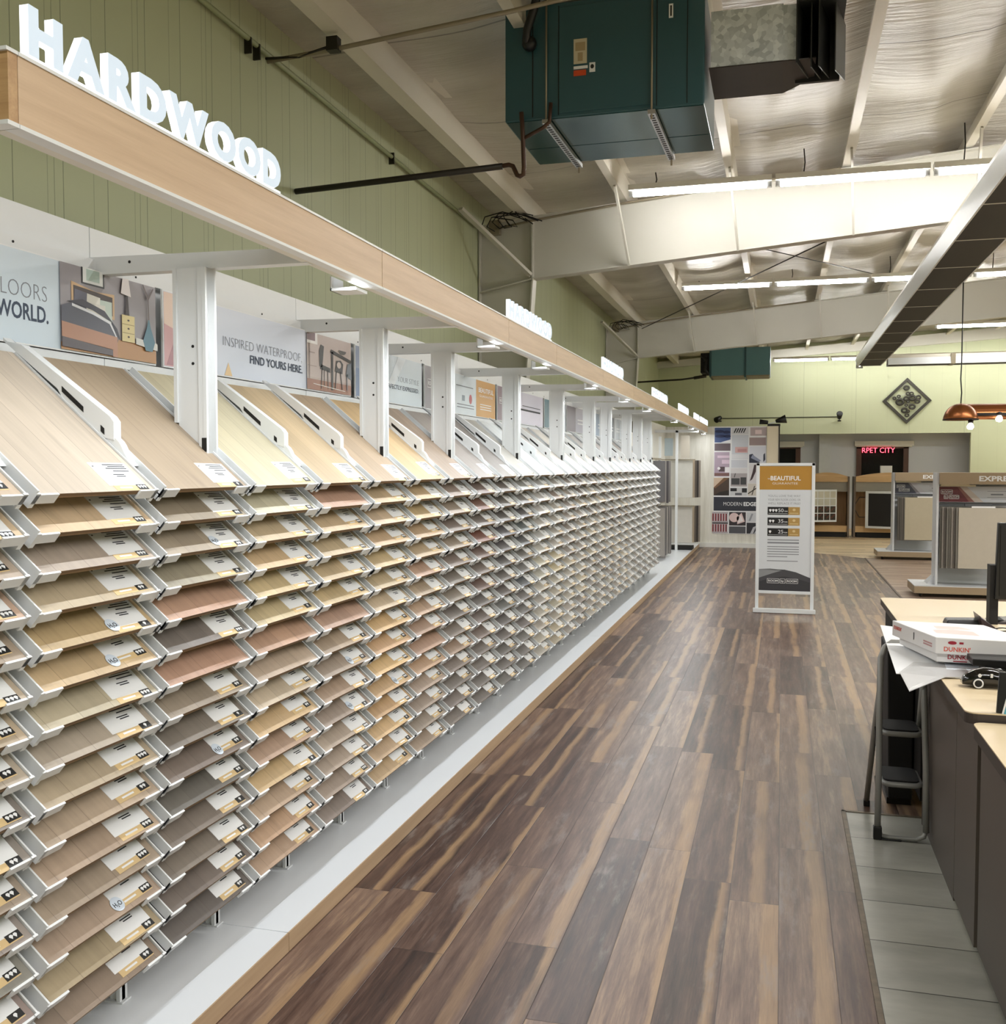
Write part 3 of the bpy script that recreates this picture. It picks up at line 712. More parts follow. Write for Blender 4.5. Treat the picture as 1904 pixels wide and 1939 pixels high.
pm = bpy.data.objects.new('board', BOARD)
RNDS = random.Random(3)
for k in range(-1, 19):
    for r in range(15):
        c = CC[k][r]
        place = 'near column cut by the frame' if k == -1 else '%s full column from near end' % ORD[k]
        rt = thing('sample_board', '%s sample board, %s row, %s' % (cname(c), ROWN[r], place), 'flooring sample', (TIPX, dv(k), TOPZ - RP * r), 'flooring sample boards on the long wall display')
        rt.rotation_euler = (0, TH, 0)
        b = bpy.data.objects.new('board', BOARD); COL.objects.link(b); b.parent = rt; b.color = rgb(*soft(c))
        if (k, r) not in NOCARD:
            q = bpy.data.objects.new('price_card', CARDS[RNDS.choice((0, 1, 1, 2, 2))]); COL.objects.link(q); q.parent = rt; q.location = (RNDS.uniform(-.004, .003), RNDS.uniform(-.004, .004), 0); q.rotation_euler = (0, 0, RNDS.uniform(-.03, .03))
            if (k, r) in H2O:
                s = bpy.data.objects.new('round_sticker', STICK); COL.objects.link(s); s.parent = rt
bpy.data.objects.remove(pm)
# the boards of the last six columns, a few pixels each
mb = MB(); rot = Matrix.Rotation(TH, 3, 'Y')
for k in range(19, 25):
    for r in range(15):
        o = Vector((TIPX, dv(k), TOPZ - RP * r))
        def P(x, y, z): return o + rot @ Vector((x, y, z))
        mb.hexa([P(-.605, .021, -.004), P(-.004, .021, -.004), P(-.004, DP - .021, -.004), P(-.605, DP - .021, -.004), P(-.605, .021, .0095), P(-.004, .021, .0095), P(-.004, DP - .021, .0095), P(-.605, DP - .021, .0095)], 0)
        mb.hexa([P(-.124, DP - .193, .0096), P(-.012, DP - .193, .0096), P(-.012, DP - .043, .0096), P(-.124, DP - .043, .0096), P(-.124, DP - .193, .0105), P(-.012, DP - .193, .0105), P(-.012, DP - .043, .0105), P(-.124, DP - .043, .0105)], 1)
tag(mb.build('sample_board', [M_BOARD_FAR, M_CARD]), 'grey and beige sample boards filling the last six columns of the long display', 'flooring samples', None, 'stuff')

# --- rack units
PX0, PX1 = -1.89, -1.782
def post_mesh():
    mb = MB()
    mb.box(PX0, PX1 + .0, -.042, .004, 1.64, 2.236)                      # web
    mb.box(PX1 - .012, PX1, -.052, .014, 1.60, 2.236)                     # front channel
    mb.box(PX1 - .03, PX1 - .012, -.05, -.042, 1.62, 2.236)
    mb.box(PX0 - .012, PX0, -.05, .012, 1.74, 2.236)
    for z in (1.93, 1.985): mb.tube([(-1.835, -.0435, z), (-1.835, -.041, z)], .005, 8, 1)
    mb.box(-1.80, -1.7835, -.0535, -.051, 1.645, 1.69, 1); mb.box(-1.795, -1.7835, -.0535, -.051, 1.605, 1.625, 1)
    return mb.mesh('post', [M_WHITE, M_BLACKM])
POST = post_mesh()
FOOT = MB().box(-1.84, -1.80, -.007, .007, .067, 1.52).box(-1.812, -1.80, -.017, .017, .067, 1.0).box(-1.85, -1.79, -.02, .02, .067, .071)
FOOT = FOOT.mesh('upright', [M_WHITE])
OARM = MB().prism([(-2.25, -.022, 2.236), (-1.44, -.022, 2.236), (-1.44, -.022, 2.262), (-1.52, -.022, 2.285), (-2.25, -.022, 2.295)], (0, .044, 0)).tube([(-2.08, -.0235, 2.272), (-2.08, -.0215, 2.272)], .005, 8, 1).mesh('overhead_arm', [M_WHITE, M_BLACKM])
def zb(x): return TOPZ + .012 / math.cos(TH) + (TIPX - x) * TT
def wing_mesh():
    mb = MB(); h = .062
    pts = [(-2.15, zb(-2.15) + .010), (-1.97, zb(-1.97) + .014), (-1.955, zb(-1.955) + .002), (-1.82, zb(-1.82) + .002), (-1.80, zb(-1.80) + .016), (-1.788, zb(-1.788) + .022), (-1.788, zb(-1.788) + .074), (-1.80, zb(-1.80) + .079), (-2.09, 1.945), (-2.15, 1.958)]
    mb.prism([(x, -.016, z) for x, z in pts], (0, .032, 0))
    for s in (-.0168, .0158):
        pp = [(-1.955, zb(-1.955) + .018), (-1.885, zb(-1.885) + .018), (-1.885, zb(-1.885) + .034), (-1.955, zb(-1.955) + .034)]
        mb.prism([(x, s, z) for x, z in pp], (0, .001, 0), 1)
        mb.prism([(x, s, z) for x, z in ((-1.83, zb(-1.83) + .012), (-1.818, zb(-1.818) + .012), (-1.818, zb(-1.818) + .03), (-1.83, zb(-1.83) + .03))], (0, .001, 0), 1)
    # clip and tail that carry on down the divider
    mb.prism([(x, -.013, z) for x, z in ((-1.85, zb(-1.85) - .01), (-1.745, zb(-1.745) - .012), (-1.73, zb(-1.73) + .0), (-1.752, zb(-1.752) + .008), (-1.768, zb(-1.768) + .026), (-1.775, zb(-1.775) + .03), (-1.80, zb(-1.80) + .03))], (0, .026, 0))
    return mb.mesh('support_arm', [M_WHITE, M_BLACKM])
WING = wing_mesh()
POSTS = [-1, 2, 5, 7, 10, 13, 16, 18, 21, 23, 25]
def link(name, me, parent, loc, rot=None):
    o = bpy.data.objects.new(name, me); COL.objects.link(o); o.parent = parent; o.location = Vector(loc) - parent.location
    if rot: o.rotation_euler = rot
    return o
for i, (k0, k1) in enumerate(zip(POSTS, POSTS[1:])):
    y0, y1 = dv(k0), dv(k1)
    nm = ['nearest', 'second', 'third', 'fourth', 'fifth', 'sixth', 'seventh', 'eighth', 'ninth', 'last'][i]
    t = thing('display_rack', '%s white steel rack of the flooring display, %s columns wide' % (nm, 'three' if k1 - k0 == 3 else 'two'), 'display rack', (-1.9, (y0 + y1) / 2, BZ), 'white racks of the flooring display')
    for k in range(k0, k1):
        for r in range(15): link('tray', TRAY, t, (TIPX, dv(k), TOPZ - RP * r), (0, TH, 0))
        link('upright', FOOT, t, (0, dv(k) , 0))
        if k != k0: link('support_arm', WING, t, (0, dv(k), 0))
    if i == 0: link('post', POST, t, (0, y0 + .036, 0))
    link('post', POST, t, (0, y1, 0)); link('overhead_arm', OARM, t, (0, y1, 0))
    if i == 9: link('upright', FOOT, t, (0, y1, 0))
    MB().box(-2.262, -2.25, y0 + .002, y1 - .002, .067, 2.40).build('back_panel', M_WHITE, t)
    mb = MB().box(-2.25, -2.215, y0 + .002, y1 - .002, 2.252, 2.287).box(-2.25, -2.2, y0 + .002, y1 - .002, 1.935, 1.96)
    for q in range(3): mb.tube([(-2.2155, y0 + .2 + q * .45, 2.268), (-2.213, y0 + .2 + q * .45, 2.268)], .004, 8, 1)
    mb.build('poster_rail', [M_WHITE, M_BLACKM], t)

# --- header fascia with its oak face
HLAB = ['nearest oak header board, carrying the big lit letters', 'second oak header board from the near end', 'third oak header board from the near end, the shortest', 'fourth oak header board from the near end', 'fifth oak header board from the near end', 'sixth oak header board from the near end', 'seventh oak header board from the near end', 'eighth oak header board from the near end', 'last oak header board, ending at the mural wall']
for (a, b), lb in zip(HDR_SEG, HLAB):
    t = thing('header_board', lb, 'header', (-1.42, (a + b) / 2, 2.24), 'oak header boards over the display')
    MB().box(-1.425, -1.40, a, b, 2.246, 2.374).build('oak_face', M_OAK, t)
    MB().box(-1.432, -1.397, a, b, 2.238, 2.246).box(-1.432, -1.397, a, b, 2.374, 2.381).build('edge_trim', M_WHITE, t)
    MB().box(-1.458, -1.432, a, b, 2.238, 2.256).build('light_channel', M_WHITE_WARM, t)
    MB().box(-1.53, -1.432, b - .16, b - .06, 2.212, 2.222).box(-1.53, -1.525, b - .16, b - .06, 2.212, 2.262).build('driver_bracket', M_WHITE, t)
t = thing('header_return', 'oak end board turning the corner of the header back to the wall', 'header', (-1.85, 1.61, 2.24))
MB().box(-2.26, -1.40, 1.598, 1.622, 2.246, 2.374).build('oak_face', M_OAK_END, t)
MB().box(-2.26, -1.397, 1.592, 1.622, 2.238, 2.246).box(-2.26, -1.397, 1.592, 1.622, 2.374, 2.381).build('edge_trim', M_WHITE, t)

# --- lit letter signs standing on the header
M_LETF = emit('acrylic letter face', (.80, .89, 1.0), .40, (170, 186, 200))
M_LETE = emit('acrylic letter edge', (.94, .97, 1.0), .9, (240, 244, 250))
def letter_sign(y0, length, z, h, label, glow=1):
    t = thing('letter_sign', label, 'sign', (-1.405, y0 + length / 2, z), 'lit word signs on the header')
    word = 'HARDWOOD'; ms = []
    for ch in word:
        me = glyphs(ch, 1.0, .010, .05, 4); ms.append((me, span(me)))
    tot = sum(s[1] - s[0] for _, s in ms); gap = .012; sx = (length - gap * 7) / tot; sy = h / .80
    y = y0
    for me, s in ms:
        me.transform(Matrix.Diagonal((sx, sy, 1, 1)) @ Matrix.Translation((-s[0], -min(0, s[2]), 0)))
        fr = Frame((-1.408, y, z), (0, 1, 0), (0, 0, 1)); me.transform(Matrix.Translation(-t.location) @ fr.matrix(0, 0, 0))
        me.materials.clear(); me.materials.append(M_LETF if glow else M_LETE); me.materials.append(M_LETE)
        for p in me.polygons: p.material_index = 0 if abs(p.normal.x) > .9 else 1
        me.update(); o = bpy.data.objects.new('letter', me); COL.objects.link(o); o.parent = t
        b = o.modifiers.new('edge', 'BEVEL'); b.width = .002; b.segments = 1; b.limit_method = 'ANGLE'; b.material = 1
        y += (s[1] - s[0]) * sx + gap
    MB().box(-1.425, -1.4, y0, y0 + length, z - .006, z + .001).build('base_strip', M_LETE, t)
SLAB = ['large lit HARDWOOD letters on the nearest end of the header', 'second lit HARDWOOD sign along the header', 'third lit letter sign along the header', 'fourth lit letter sign along the header', 'fifth lit letter sign along the header', 'sixth lit letter sign along the header', 'seventh lit letter sign along the header', 'last lit letter sign along the header']
for (y0, L), lb in zip(((1.652, 1.008), (5.19, 1.02), (8.12, 1.07), (11.4, 1.5), (14.4, 1.5), (17.0, 1.0), (18.35, 1.0), (19.5, .62)), SLAB):
    letter_sign(y0, L, 2.387, .098, lb)

# --- posters over the racks
M_PRINT = mat('pale blue print', (206, 220, 232), .35, 0, .02, 2)
def poster(y0, y1, label, parts):
    """parts(mb, fr, W, H): fills a list of prints; the frame starts at the lower near corner"""
    t = thing('poster', label, 'poster', (-2.19, (y0 + y1) / 2, 1.965), 'posters above the sample boards')
    W = y1 - y0; H = .283; fr = Frame((-2.192, y0, 1.963), (0, 1, 0), (0, 0, 1))
    MB().prism([fr.at(0, 0, -.008), fr.at(W, 0, -.008), fr.at(W, H, -.008), fr.at(0, H, -.008)], fr.nrm * .008).build('board', mat('white poster edge', (232, 234, 236), .4), t)
    parts(t, fr, W, H)
    return t
def pmat(c): return mat('print %d %d %d' % c, c, .38, 0, .03, 6)
def prints(t, name, items, fr, c0=0.0):
    """items: (colour, list of polygons) layered in order"""
    mats = []; mb = MB()
    for q, (c, polys) in enumerate(items):
        mats.append(pmat(c))
        for pl in polys: shape(mb, fr, pl, c0 + .0003 * (q + 1), .0003, q)
    return mb.build(name, mats, t)
def RC(a0, b0, a1, b1): return [(a0, b0), (a1, b0), (a1, b1), (a0, b1)]
def EL(ca, cb, ra, rb, n=14, t0=0, t1=2 * math.pi): return [(ca + ra * math.cos(t0 + (t1 - t0) * q / n), cb + rb * math.sin(t0 + (t1 - t0) * q / n)) for q in range(n if t1 - t0 > 6 else n + 1)]
def bedroom(t, fr, W, H):
    a = W - .505; s = lambda pts: [(a + u * .5, v * H) for u, v in pts]
    prints(t, 'print', [((206, 220, 232), [RC(.004, .004, W - .004, H - .004)])], fr)
    items = [((150, 146, 152), [s(RC(0, 0.02, 1, .985))]), ((176, 130, 84), [s([(0, .02), (1, .02), (1, .22), (.52, .24), (0, .10)])]),
        ((40, 42, 48), [s(RC(.2, .80, .43, .99))]), ((226, 230, 230), [s(RC(.215, .82, .415, .99))]), ((176, 196, 190), [s(RC(.25, .85, .38, .98))]),
        ((198, 166, 128), [s([(.10, .50), (.53, .46), (.53, .76), (.34, .74), (.10, .80)])]), ((66, 56, 54), [s([(.12, .52), (.51, .5), (.51, .72), (.12, .76)])]),
        ((96, 96, 112), [s([(.12, .5), (.27, .5), (.27, .70), (.13, .72)])]), ((226, 224, 216), [s([(.24, .5), (.38, .52), (.38, .68), (.25, .70)])]), ((190, 204, 196), [s(RC(.38, .42, .5, .66))]), ((214, 212, 204), [s(RC(.28, .46, .43, .6))]),
        ((78, 80, 94), [s([(.0, .24), (.55, .18), (.57, .28), (.52, .40), (.30, .50), (.10, .56), (.0, .5)])]), ((224, 226, 232), [s([(.1, .52), (.3, .47), (.47, .40), (.545, .24), (.555, .24), (.48, .43), (.3, .5), (.1, .55)])]), ((62, 62, 74), [s([(.05, .56), (.2, .62), (.42, .54), (.55, .36), (.585, .24), (.575, .24), (.49, .43), (.3, .52), (.1, .56)])]),
        ((178, 130, 104), [s([(.0, .16), (.55, .10), (.55, .26), (.0, .33)]), s([(.50, .02), (.55, .02), (.55, .0995), (.50, .105)])]), ((84, 76, 82), [s([(.0, .05), (.5, .03), (.5, .10), (.0, .16)])]),
        ((212, 196, 142), [s(RC(.60, .23, .74, .55))]), ((150, 132, 88), [s(RC(.605, .33, .735, .338)), s(RC(.605, .435, .735, .443))]), ((60, 50, 40), [s(EL(.67, .29, .012, .012, 8)), s(EL(.67, .39, .012, .012, 8)), s(EL(.67, .49, .012, .012, 8))]),
        ((50, 40, 40), [s([(.635, .55), (.68, .55), (.665, .82), (.645, .82)])]), ((232, 226, 228), [s([(.59, .80), (.70, .78), (.675, .99), (.61, .985)])]),
        ((204, 204, 200), [s([(.75, .22), (1, .18), (1, .27), (.75, .3)])]), ((74, 118, 138), [s([(.86, .16), (.94, .16), (.97, .28), (.92, .46), (.905, .56), (.895, .56), (.88, .46), (.83, .28)])]), ((96, 84, 84), [s([(.895, .55), (.905, .55), (.90, .8), (.96, .95), (.95, .96), (.895, .84), (.84, .98), (.83, .97), (.89, .78)])])]
    prints(t, 'picture', items, fr, .004)
    mb = MB(); add_text(mb, fr, 'FLOORS', a - .275, a - .055, .14, .052, .001, 0, -.022); mb.build('lettering', M_INKGREY, t)
    mb = MB(); add_text(mb, fr, 'WORLD.', a - .265, a - .05, .076, .050, .001, 0, .02); mb.build('lettering', mat('navy ink', (44, 60, 84), .5), t)
poster(1.72, 3.205, 'poster of a grey bed beside pale blue text ending in WORLD', bedroom)
def dining(t, fr, W, H):
    prints(t, 'print', [((212, 220, 236), [RC(.004, .004, W - .004, H - .004)]), ((206, 160, 164), [RC(.006, .006, .27, H - .006)]), ((224, 200, 186), [[(.006, H - .006), (.006, .16), (.2, .12), (.27, H - .006)]]), ((170, 122, 132), [[(.02, .01), (.12, .2), (.22, .01)], [(.16, .05), (.2, .16), (.26, .02)]]), ((226, 196, 150), [[(.42, .006), (.45, .06), (.48, .006)]])], fr)
    a = W - .515; s = lambda pts: [(a + u * .51, v * H) for u, v in pts]
    items = [((186, 172, 168), [s(RC(0, .02, 1, .985))]), ((150, 104, 84), [s(RC(0, .02, 1, .2))]), ((176, 160, 154), [s(RC(0, .2, 1, .235))]), ((232, 230, 230), [s(RC(0, .8, .22, .985))]), ((120, 96, 102), [s(RC(0, .85, .17, .985))]), ((150, 134, 128), [s(RC(.04, .64, .16, .66)), s(RC(.04, .2, .06, .8)), s(RC(.02, .42, .2, .43))]),
        ((60, 58, 58), [s([(.26, .44), (.32, .42), (.36, .80), (.29, .82), (.25, .7)]), s([(.27, .40), (.5, .36), (.5, .44), (.3, .48)]), s([(.29, .06), (.305, .06), (.33, .42), (.31, .42)]), s([(.44, .08), (.455, .08), (.45, .4), (.43, .4)]), s([(.36, .1), (.37, .1), (.37, .4), (.36, .4)])]),
        ((48, 44, 44), [s([(.5, .72), (1, .60), (1, .66), (.52, .78)]), s(RC(.52, .06, .565, .74)), s([(.60, .40), (.78, .38), (.80, .56), (.74, .62), (.64, .6)]), s([(.6, .1), (.62, .1), (.65, .42), (.63, .42)]), s([(.77, .1), (.79, .1), (.74, .42), (.72, .42)])]), ((200, 186, 180), [s(EL(.70, .53, .05, .06, 10))]), ((96, 104, 116), [s([(.86, .36), (1, .30), (1, .62), (.9, .58)]), s([(.88, .1), (.9, .1), (.9, .4), (.88, .4)])]), ((72, 68, 66), [s(EL(.78, .80, .09, .07, 12, math.pi, 2 * math.pi))]), ((240, 238, 232), [s([(.12, .12), (.84, .07), (.84, .08), (.12, .13)])])]
    prints(t, 'picture', items, fr, .004)
    mb = MB(); add_text(mb, fr, 'INSPIRED WATERPROOF,', a - .745, a - .05, .126, .042, .003, 0, -.024); mb.build('lettering', M_INKGREY, t)
    mb = MB(); add_text(mb, fr, 'FIND YOURS HERE.', a - .53, a - .045, .074, .036, .003, 0, .012); mb.build('lettering', mat('navy ink', (44, 60, 84), .5), t)
poster(3.25, 4.92, 'poster of dark chairs at a table reading INSPIRED WATERPROOF', dining)
def style(t, fr, W, H):
    prints(t, 'print', [((208, 220, 230), [RC(.004, .004, W - .004, H - .004)]), ((112, 132, 168), [RC(.006, .006, .36, H - .006)]), ((140, 152, 178), [RC(.006, .16, .36, H - .006)]), ((222, 230, 238), [[(.62, H - .006), (.75, H - .006), (.55, .1), (.45, .1)]])], fr)
    mb = MB(); add_text(mb, fr, 'YOUR STYLE', W - .42, W - .06, .135, .034, .0016, 0, -.026); mb.build('lettering', M_INKGREY, t)
    mb = MB(); add_text(mb, fr, 'PERFECTLY EXPRESSED.', W - .62, W - .06, .088, .026, .0016, 0, .012); mb.build('lettering', mat('navy ink', (44, 60, 84), .5), t)
poster(4.98, 6.01, 'pale blue poster reading PERFECTLY EXPRESSED', style)
def room_logo(t, fr, a, b, s, m, white=True):
    mb = MB()
    for w0, w1, dy in ((0, 1.0, 0), (1.06, 1.5, -0), (1.56, 2.56, 0)):
        for q in ((w0, w1, 0, .03), (w0, w1, .37, .40), (w0, w0 + .03, 0, .4), (w1 - .03, w1, 0, .4)): rect(mb, fr, a + q[0] * s, a + q[1] * s, b + q[2] * s, b + q[3] * s, .0016, .0004)
    for w, x0, x1 in (('ROOM', .1, .9), ('by', 1.16, 1.4), ('ROOM', 1.66, 2.46)): add_text(mb, fr, w, a + x0 * s, a + x1 * s, b + .12 * s, .18 * s, .0018, 0, .02)
    mb.build('logo', m, t)
def beauty(t, fr, W, H):
    prints(t, 'print', [((212, 222, 230), [RC(.004, .004, W - .004, H - .004)]), ((150, 146, 152), [RC(.006, .006, .45, H - .006)]), ((200, 150, 74), [RC(W - .52, .006, W - .006, H - .006)]), ((180, 56, 66), [EL(W - .66, .12, .035, .035, 16)]), ((120, 132, 146), [RC(W - .86, .1, W - .80, .14)])], fr)
    room_logo(t, fr, .05, .14, .14, M_PAPER)
    mb = MB(); add_text(mb, fr, 'BEAUTIFUL', W - .46, W - .06, .19, .036, .002, 0, .02)
    add_text(mb, fr, 'GUARANTEE', W - .44, W - .08, .155, .018, .002, 0, 0)
    for q in range(3): rect(mb, fr, W - .42, W - .12, .06 + q * .018, .066 + q * .018, .002, .0003)
    mb.build('lettering', M_PAPER, t)
    mb = MB()
    for q in range(2): rect(mb, fr, W - .98, W - .58, .05 + q * .02, .056 + q * .02, .002, .0003)
    rect(mb, fr, W - 1.0, W - .6, .2, .206, .002, .0003); mb.build('small_print', M_INKGREY, t)
poster(6.06, 7.70, 'poster with an ochre BEAUTIFUL GUARANTEE panel and small round icons', beauty)
def mauve(t, fr, W, H):
    prints(t, 'print', [((206, 204, 220), [RC(.004, .004, W - .004, H - .004)]), ((140, 122, 132), [RC(.006, .006, .42, H - .006)]), ((214, 210, 226), [RC(.5, .01, W - .01, H * .5)])], fr)
    room_logo(t, fr, .06, .14, .12, M_PAPER)
    mb = MB(); rect(mb, fr, .62, W - .12, .12, .136, .0016, .0003); rect(mb, fr, .8, W - .12, .16, .166, .0016, .0003); mb.build('small_print', M_INK, t)
poster(7.76, 9.36, 'mauve and lilac poster with a white outlined ROOM logo', mauve)
def plainp(cols):
    def f(t, fr, W, H):
        n = len(cols); it = []
        for q, c in enumerate(cols): it.append((c, [RC(.006 + q * W / n, .006, (q + 1) * W / n - .003, H - .006)]))
        prints(t, 'print', it, fr)
        mb = MB()
        for q in range(2): rect(mb, fr, W * .4, W * .4 + .3, .1 + .04 * q, .112 + .04 * q, .0025, .0003)
        mb.build('small_print', M_PAPER, t)
    return f
PLB = ['teal and lilac poster after the mauve one', 'grey and pale blue poster near the seventh post', 'blue-grey poster near the far racks', 'beige and slate poster near the far racks', 'pale grey poster at the far racks', 'last small poster before the hanging planks']
for (a, b, cs), lb in zip(((9.42, 10.4, [(96, 128, 140), (206, 214, 228)]), (10.46, 11.9, [(120, 112, 122), (178, 176, 190), (204, 212, 222)]), (11.95, 12.9, [(150, 168, 190), (206, 216, 226)]), (12.95, 13.55, [(196, 186, 172), (120, 126, 138)]), (13.6, 14.0, [(196, 202, 208), (176, 184, 192)]), (14.04, 14.36, [(180, 188, 198)])), PLB):
    poster(a, b, lb, plainp(cs))

# --- beyond the racks: hanging plank samples and hinged sample panels on the same base
t = thing('plank_rack', 'white post and rails holding hanging dark plank samples past the last rack', 'display rack', (-1.95, 16.6, BZ))
MB().box(-2.03, -1.99, 16.15, 16.19, BZ, 2.1).box(-2.03, -1.99, 17.35, 17.39, BZ, 2.1).build('post', M_WHITE, t)
MB().box(-2.06, -1.99, 16.15, 17.39, 1.70, 1.73).box(-2.06, -1.99, 16.15, 17.39, .93, .96).build('rail', M_CONDUIT, t)
MB().box(-2.2, -2.16, 14.5, 17.5, BZ, 2.1).build('back_panel', M_WHITE_WARM, t)
pc = [(112, 110, 112), (140, 136, 134), (164, 158, 152), (92, 88, 90), (188, 182, 174), (126, 122, 120)]
rnd = random.Random(8)
for lv, (z0, z1) in enumerate(((.98, 1.68), (.10, .92))):
    for q in range(9):
        y = 16.22 + q * .125; c = pc[(q * 5 + lv * 2) % 6]
        o = MB().box(-1.985, -1.79 + rnd.uniform(-.015, .015), y, y + .016, z0 + rnd.uniform(0, .05), z1).build('plank_sample', wood('plank %d %d %d' % c, tuple(int(v * .85) for v in c), c, 'Z', .5))
        tag(o, '%s hanging plank sample, %s along the %s rail past the racks' % (cname(c), ORD[q], 'upper' if lv == 0 else 'lower'), 'flooring sample', 'hanging plank samples')
t = thing('hinged_sample_stand', 'white stand of hinged sample panels next to the mural wall', 'display stand', (-1.9, 18.7, BZ))
MB().box(-1.845, -1.80, 18.36, 18.40, BZ, 2.236).box(-2.25, -1.44, 18.36, 18.40, 2.2, 2.25).build('post', M_WHITE, t)
MB().box(-2.25, -2.22, 17.5, 20.12, BZ, 2.38).build('back_panel', M_WHITE_WARM, t)
MB().box(-2.22, -1.5, 18.46, 18.5, 1.70, 1.72).box(-2.22, -1.5, 18.46, 18.5, .86, .88).build('rail', M_CONDUIT, t)
MB().box(-2.2, -1.55, 18.5, 18.9, .067, .13).build('foot_plinth', M_BLACKM, t)
for lv, (z0, z1, c) in enumerate(((1.02, 1.70, (206, 204, 196)), (.20, .87, (202, 198, 190)))):
    for q in range(5):
        cc = c if q == 0 else [(176, 160, 138), (96, 88, 80), (58, 52, 48), (150, 140, 128)][q - 1]
        o = MB().box(-1.96, -1.55 + .03 * q, 18.52 + .07 * q, 18.545 + .07 * q, z0, z1).build('hinged_sample', mat('panel %d %d %d' % cc, cc, .45, 0, .07, 14), None, .003)
        tag(o, '%s hinged sample sheet, %s of the %s set by the mural' % (cname(cc), 'front one' if q == 0 else ORD[q], 'upper' if lv == 0 else 'lower'), 'flooring sample', 'hinged sample panels')
for q, (x0, x1, z0, z1, c) in enumerate(((-2.05, -1.9, 1.78, 2.1, (176, 190, 196)), (-1.76, -1.6, 1.74, 2.15, (190, 182, 168)))):
    o = MB().box(x0, x1, 18.44, 18.46, z0, z1).build('header_card', pmat(c)); tag(o, ('bluish' if q == 0 else 'beige') + ' printed card above the hinged sample panels', 'card', 'cards above the panel stand')

# --- mural of small photographs
t = thing('mural', 'mural of tiled photographs with a dark MODERN EDGE band', 'mural', (-.78, 20.19, 1.3))
x0, x1, z0, z1 = -1.279, -.285, .268, 2.362
fr = Frame((x0, 20.198, z0), (1, 0, 0), (0, 0, 1)); MW, MH = x1 - x0, z1 - z0
MB().box(x0, x1, 20.19, 20.2, z0, z1).build('panel', mat('mural white', (226, 226, 228), .4), t)
def U(cx0, cy0, cx1, cy1):
    q = lambda cx, cy: ((cx - 945) / 570 * MW, MH - (cy - 415) / 1230 * MH)
    a0, b1 = q(cx0, cy0); a1, b0 = q(cx1, cy1); return a0, b0, a1, b1
fr = Frame((x0, 20.19, z0), (1, 0, 0), (0, 0, 1))
def mtile(r, c, extra=()):
    a0, b0, a1, b1 = U(*r); s = lambda pts: [(a0 + u * (a1 - a0), b0 + v * (b1 - b0)) for u, v in pts]
    prints(t, 'picture', [(c, [RC(a0, b0, a1, b1)])] + [(cc, [s(p) for p in pl]) for cc, pl in extra], fr)
mtile((950, 425, 1125, 595), (62, 82, 130), [((34, 44, 84), [EL(.3, .75, .3, .1), EL(.75, .7, .25, .1), EL(.35, .42, .33, .1), EL(.8, .42, .22, .1)]), ((226, 228, 232), [[(.4, .02), (1, .0), (1, .2)]])])
mtile((950, 605, 1125, 690), (98, 84, 90))
mtile((950, 705, 1115, 985), (172, 154, 170), [((212, 190, 206), [RC(.2, .76, 1, .86), RC(.5, .52, 1, .6), RC(.5, .6, 1, .68)]), ((84, 66, 72), [RC(.3, .2, .7, .4)]), ((122, 88, 84), [RC(0, .02, 1, .14)]), ((230, 226, 230), [RC(.7, .16, 1, .38), EL(.3, .33, .1, .06)])])
mtile((945, 1000, 1115, 1205), (72, 56, 46), [((206, 182, 160), [[(0, 1), (0, .45), (.65, 1)]]), ((120, 88, 62), [[(0, .45), (.1, .4), (1, 1), (.65, 1)]]), ((42, 36, 32), [[(0, 0), (1, 0), (1, .3), (.4, .2)]])])
mtile((1140, 425, 1320, 500), (206, 206, 210), [((24, 24, 30), [[(q * .14 + .1, .2), (q * .14 + .17, .2), (q * .14 + .3, .9), (q * .14 + .22, .9)] for q in range(5)])])
mtile((1140, 510, 1320, 785), (196, 200, 208), [((206, 168, 166), [RC(.2, .26, .96, .5)]), ((184, 138, 138), [RC(.35, .3, .9, .42)]), ((214, 214, 218), [RC(0, .02, 1, .2)])])
mtile((1135, 795, 1310, 885), (198, 200, 208))
mtile((1130, 890, 1310, 1100), (166, 158, 160), [((64, 64, 66), [RC(.05, .1, .55, .45), RC(.6, .1, .95, .5), [(.2, .5), (.25, .5), (.35, .85), (.3, .85)]]), ((210, 206, 208), [RC(0, .72, 1, 1)])])
mtile((1125, 1115, 1310, 1205), (202, 202, 204), [((30, 30, 34), [RC(.02, .55, .4, .95), RC(.7, .4, 1, .95)]), ((90, 90, 96), [RC(.3, .05, .7, .35)])])
mtile((1118, 1395, 1300, 1550), (54, 46, 50), [((224, 198, 196), [EL(.3, .6, .3, .35), [(.5, .1), (.95, .3), (.75, .95), (.45, .6)]]), ((240, 232, 232), [[(.5, .2), (.85, .35), (.7, .8)]])])
mtile((1118, 1560, 1300, 1640), (84, 84, 90))
mtile((1340, 425, 1515, 520), (180, 164, 166), [((226, 206, 206), [RC(.3, .2, .7, .7)])])
mtile((1330, 540, 1510, 630), (152, 134, 134))
mtile((1330, 640, 1510, 830), (210, 212, 222), [((44, 48, 66), [[(0, 0), (.65, 0), (.2, .55), (0, .5)], [(.85, .05), (.97, .2), (.95, .6), (.85, .5)]]), ((140, 146, 168), [[(.1, .3), (.6, .05), (.7, .15), (.2, .5)]])])
mtile((1330, 840, 1515, 1060), (212, 208, 210), [((62, 44, 46), [[(.05, .1), (.2, .2), (.4, .6), (.42, .95), (.3, .95), (.2, .55)]])])
mtile((1320, 1065, 1515, 1205), (206, 198, 188), [((56, 48, 34), [[(0, .1), (.5, .6), (.45, .65), (0, .2)], [(.2, .05), (.25, .05), (.4, .8), (.35, .8)]])])
mtile((1310, 1395, 1515, 1505), (204, 206, 210), [((150, 152, 160), [[(.1, .1), (.2, .1), (.35, .85), (.25, .85)]])])
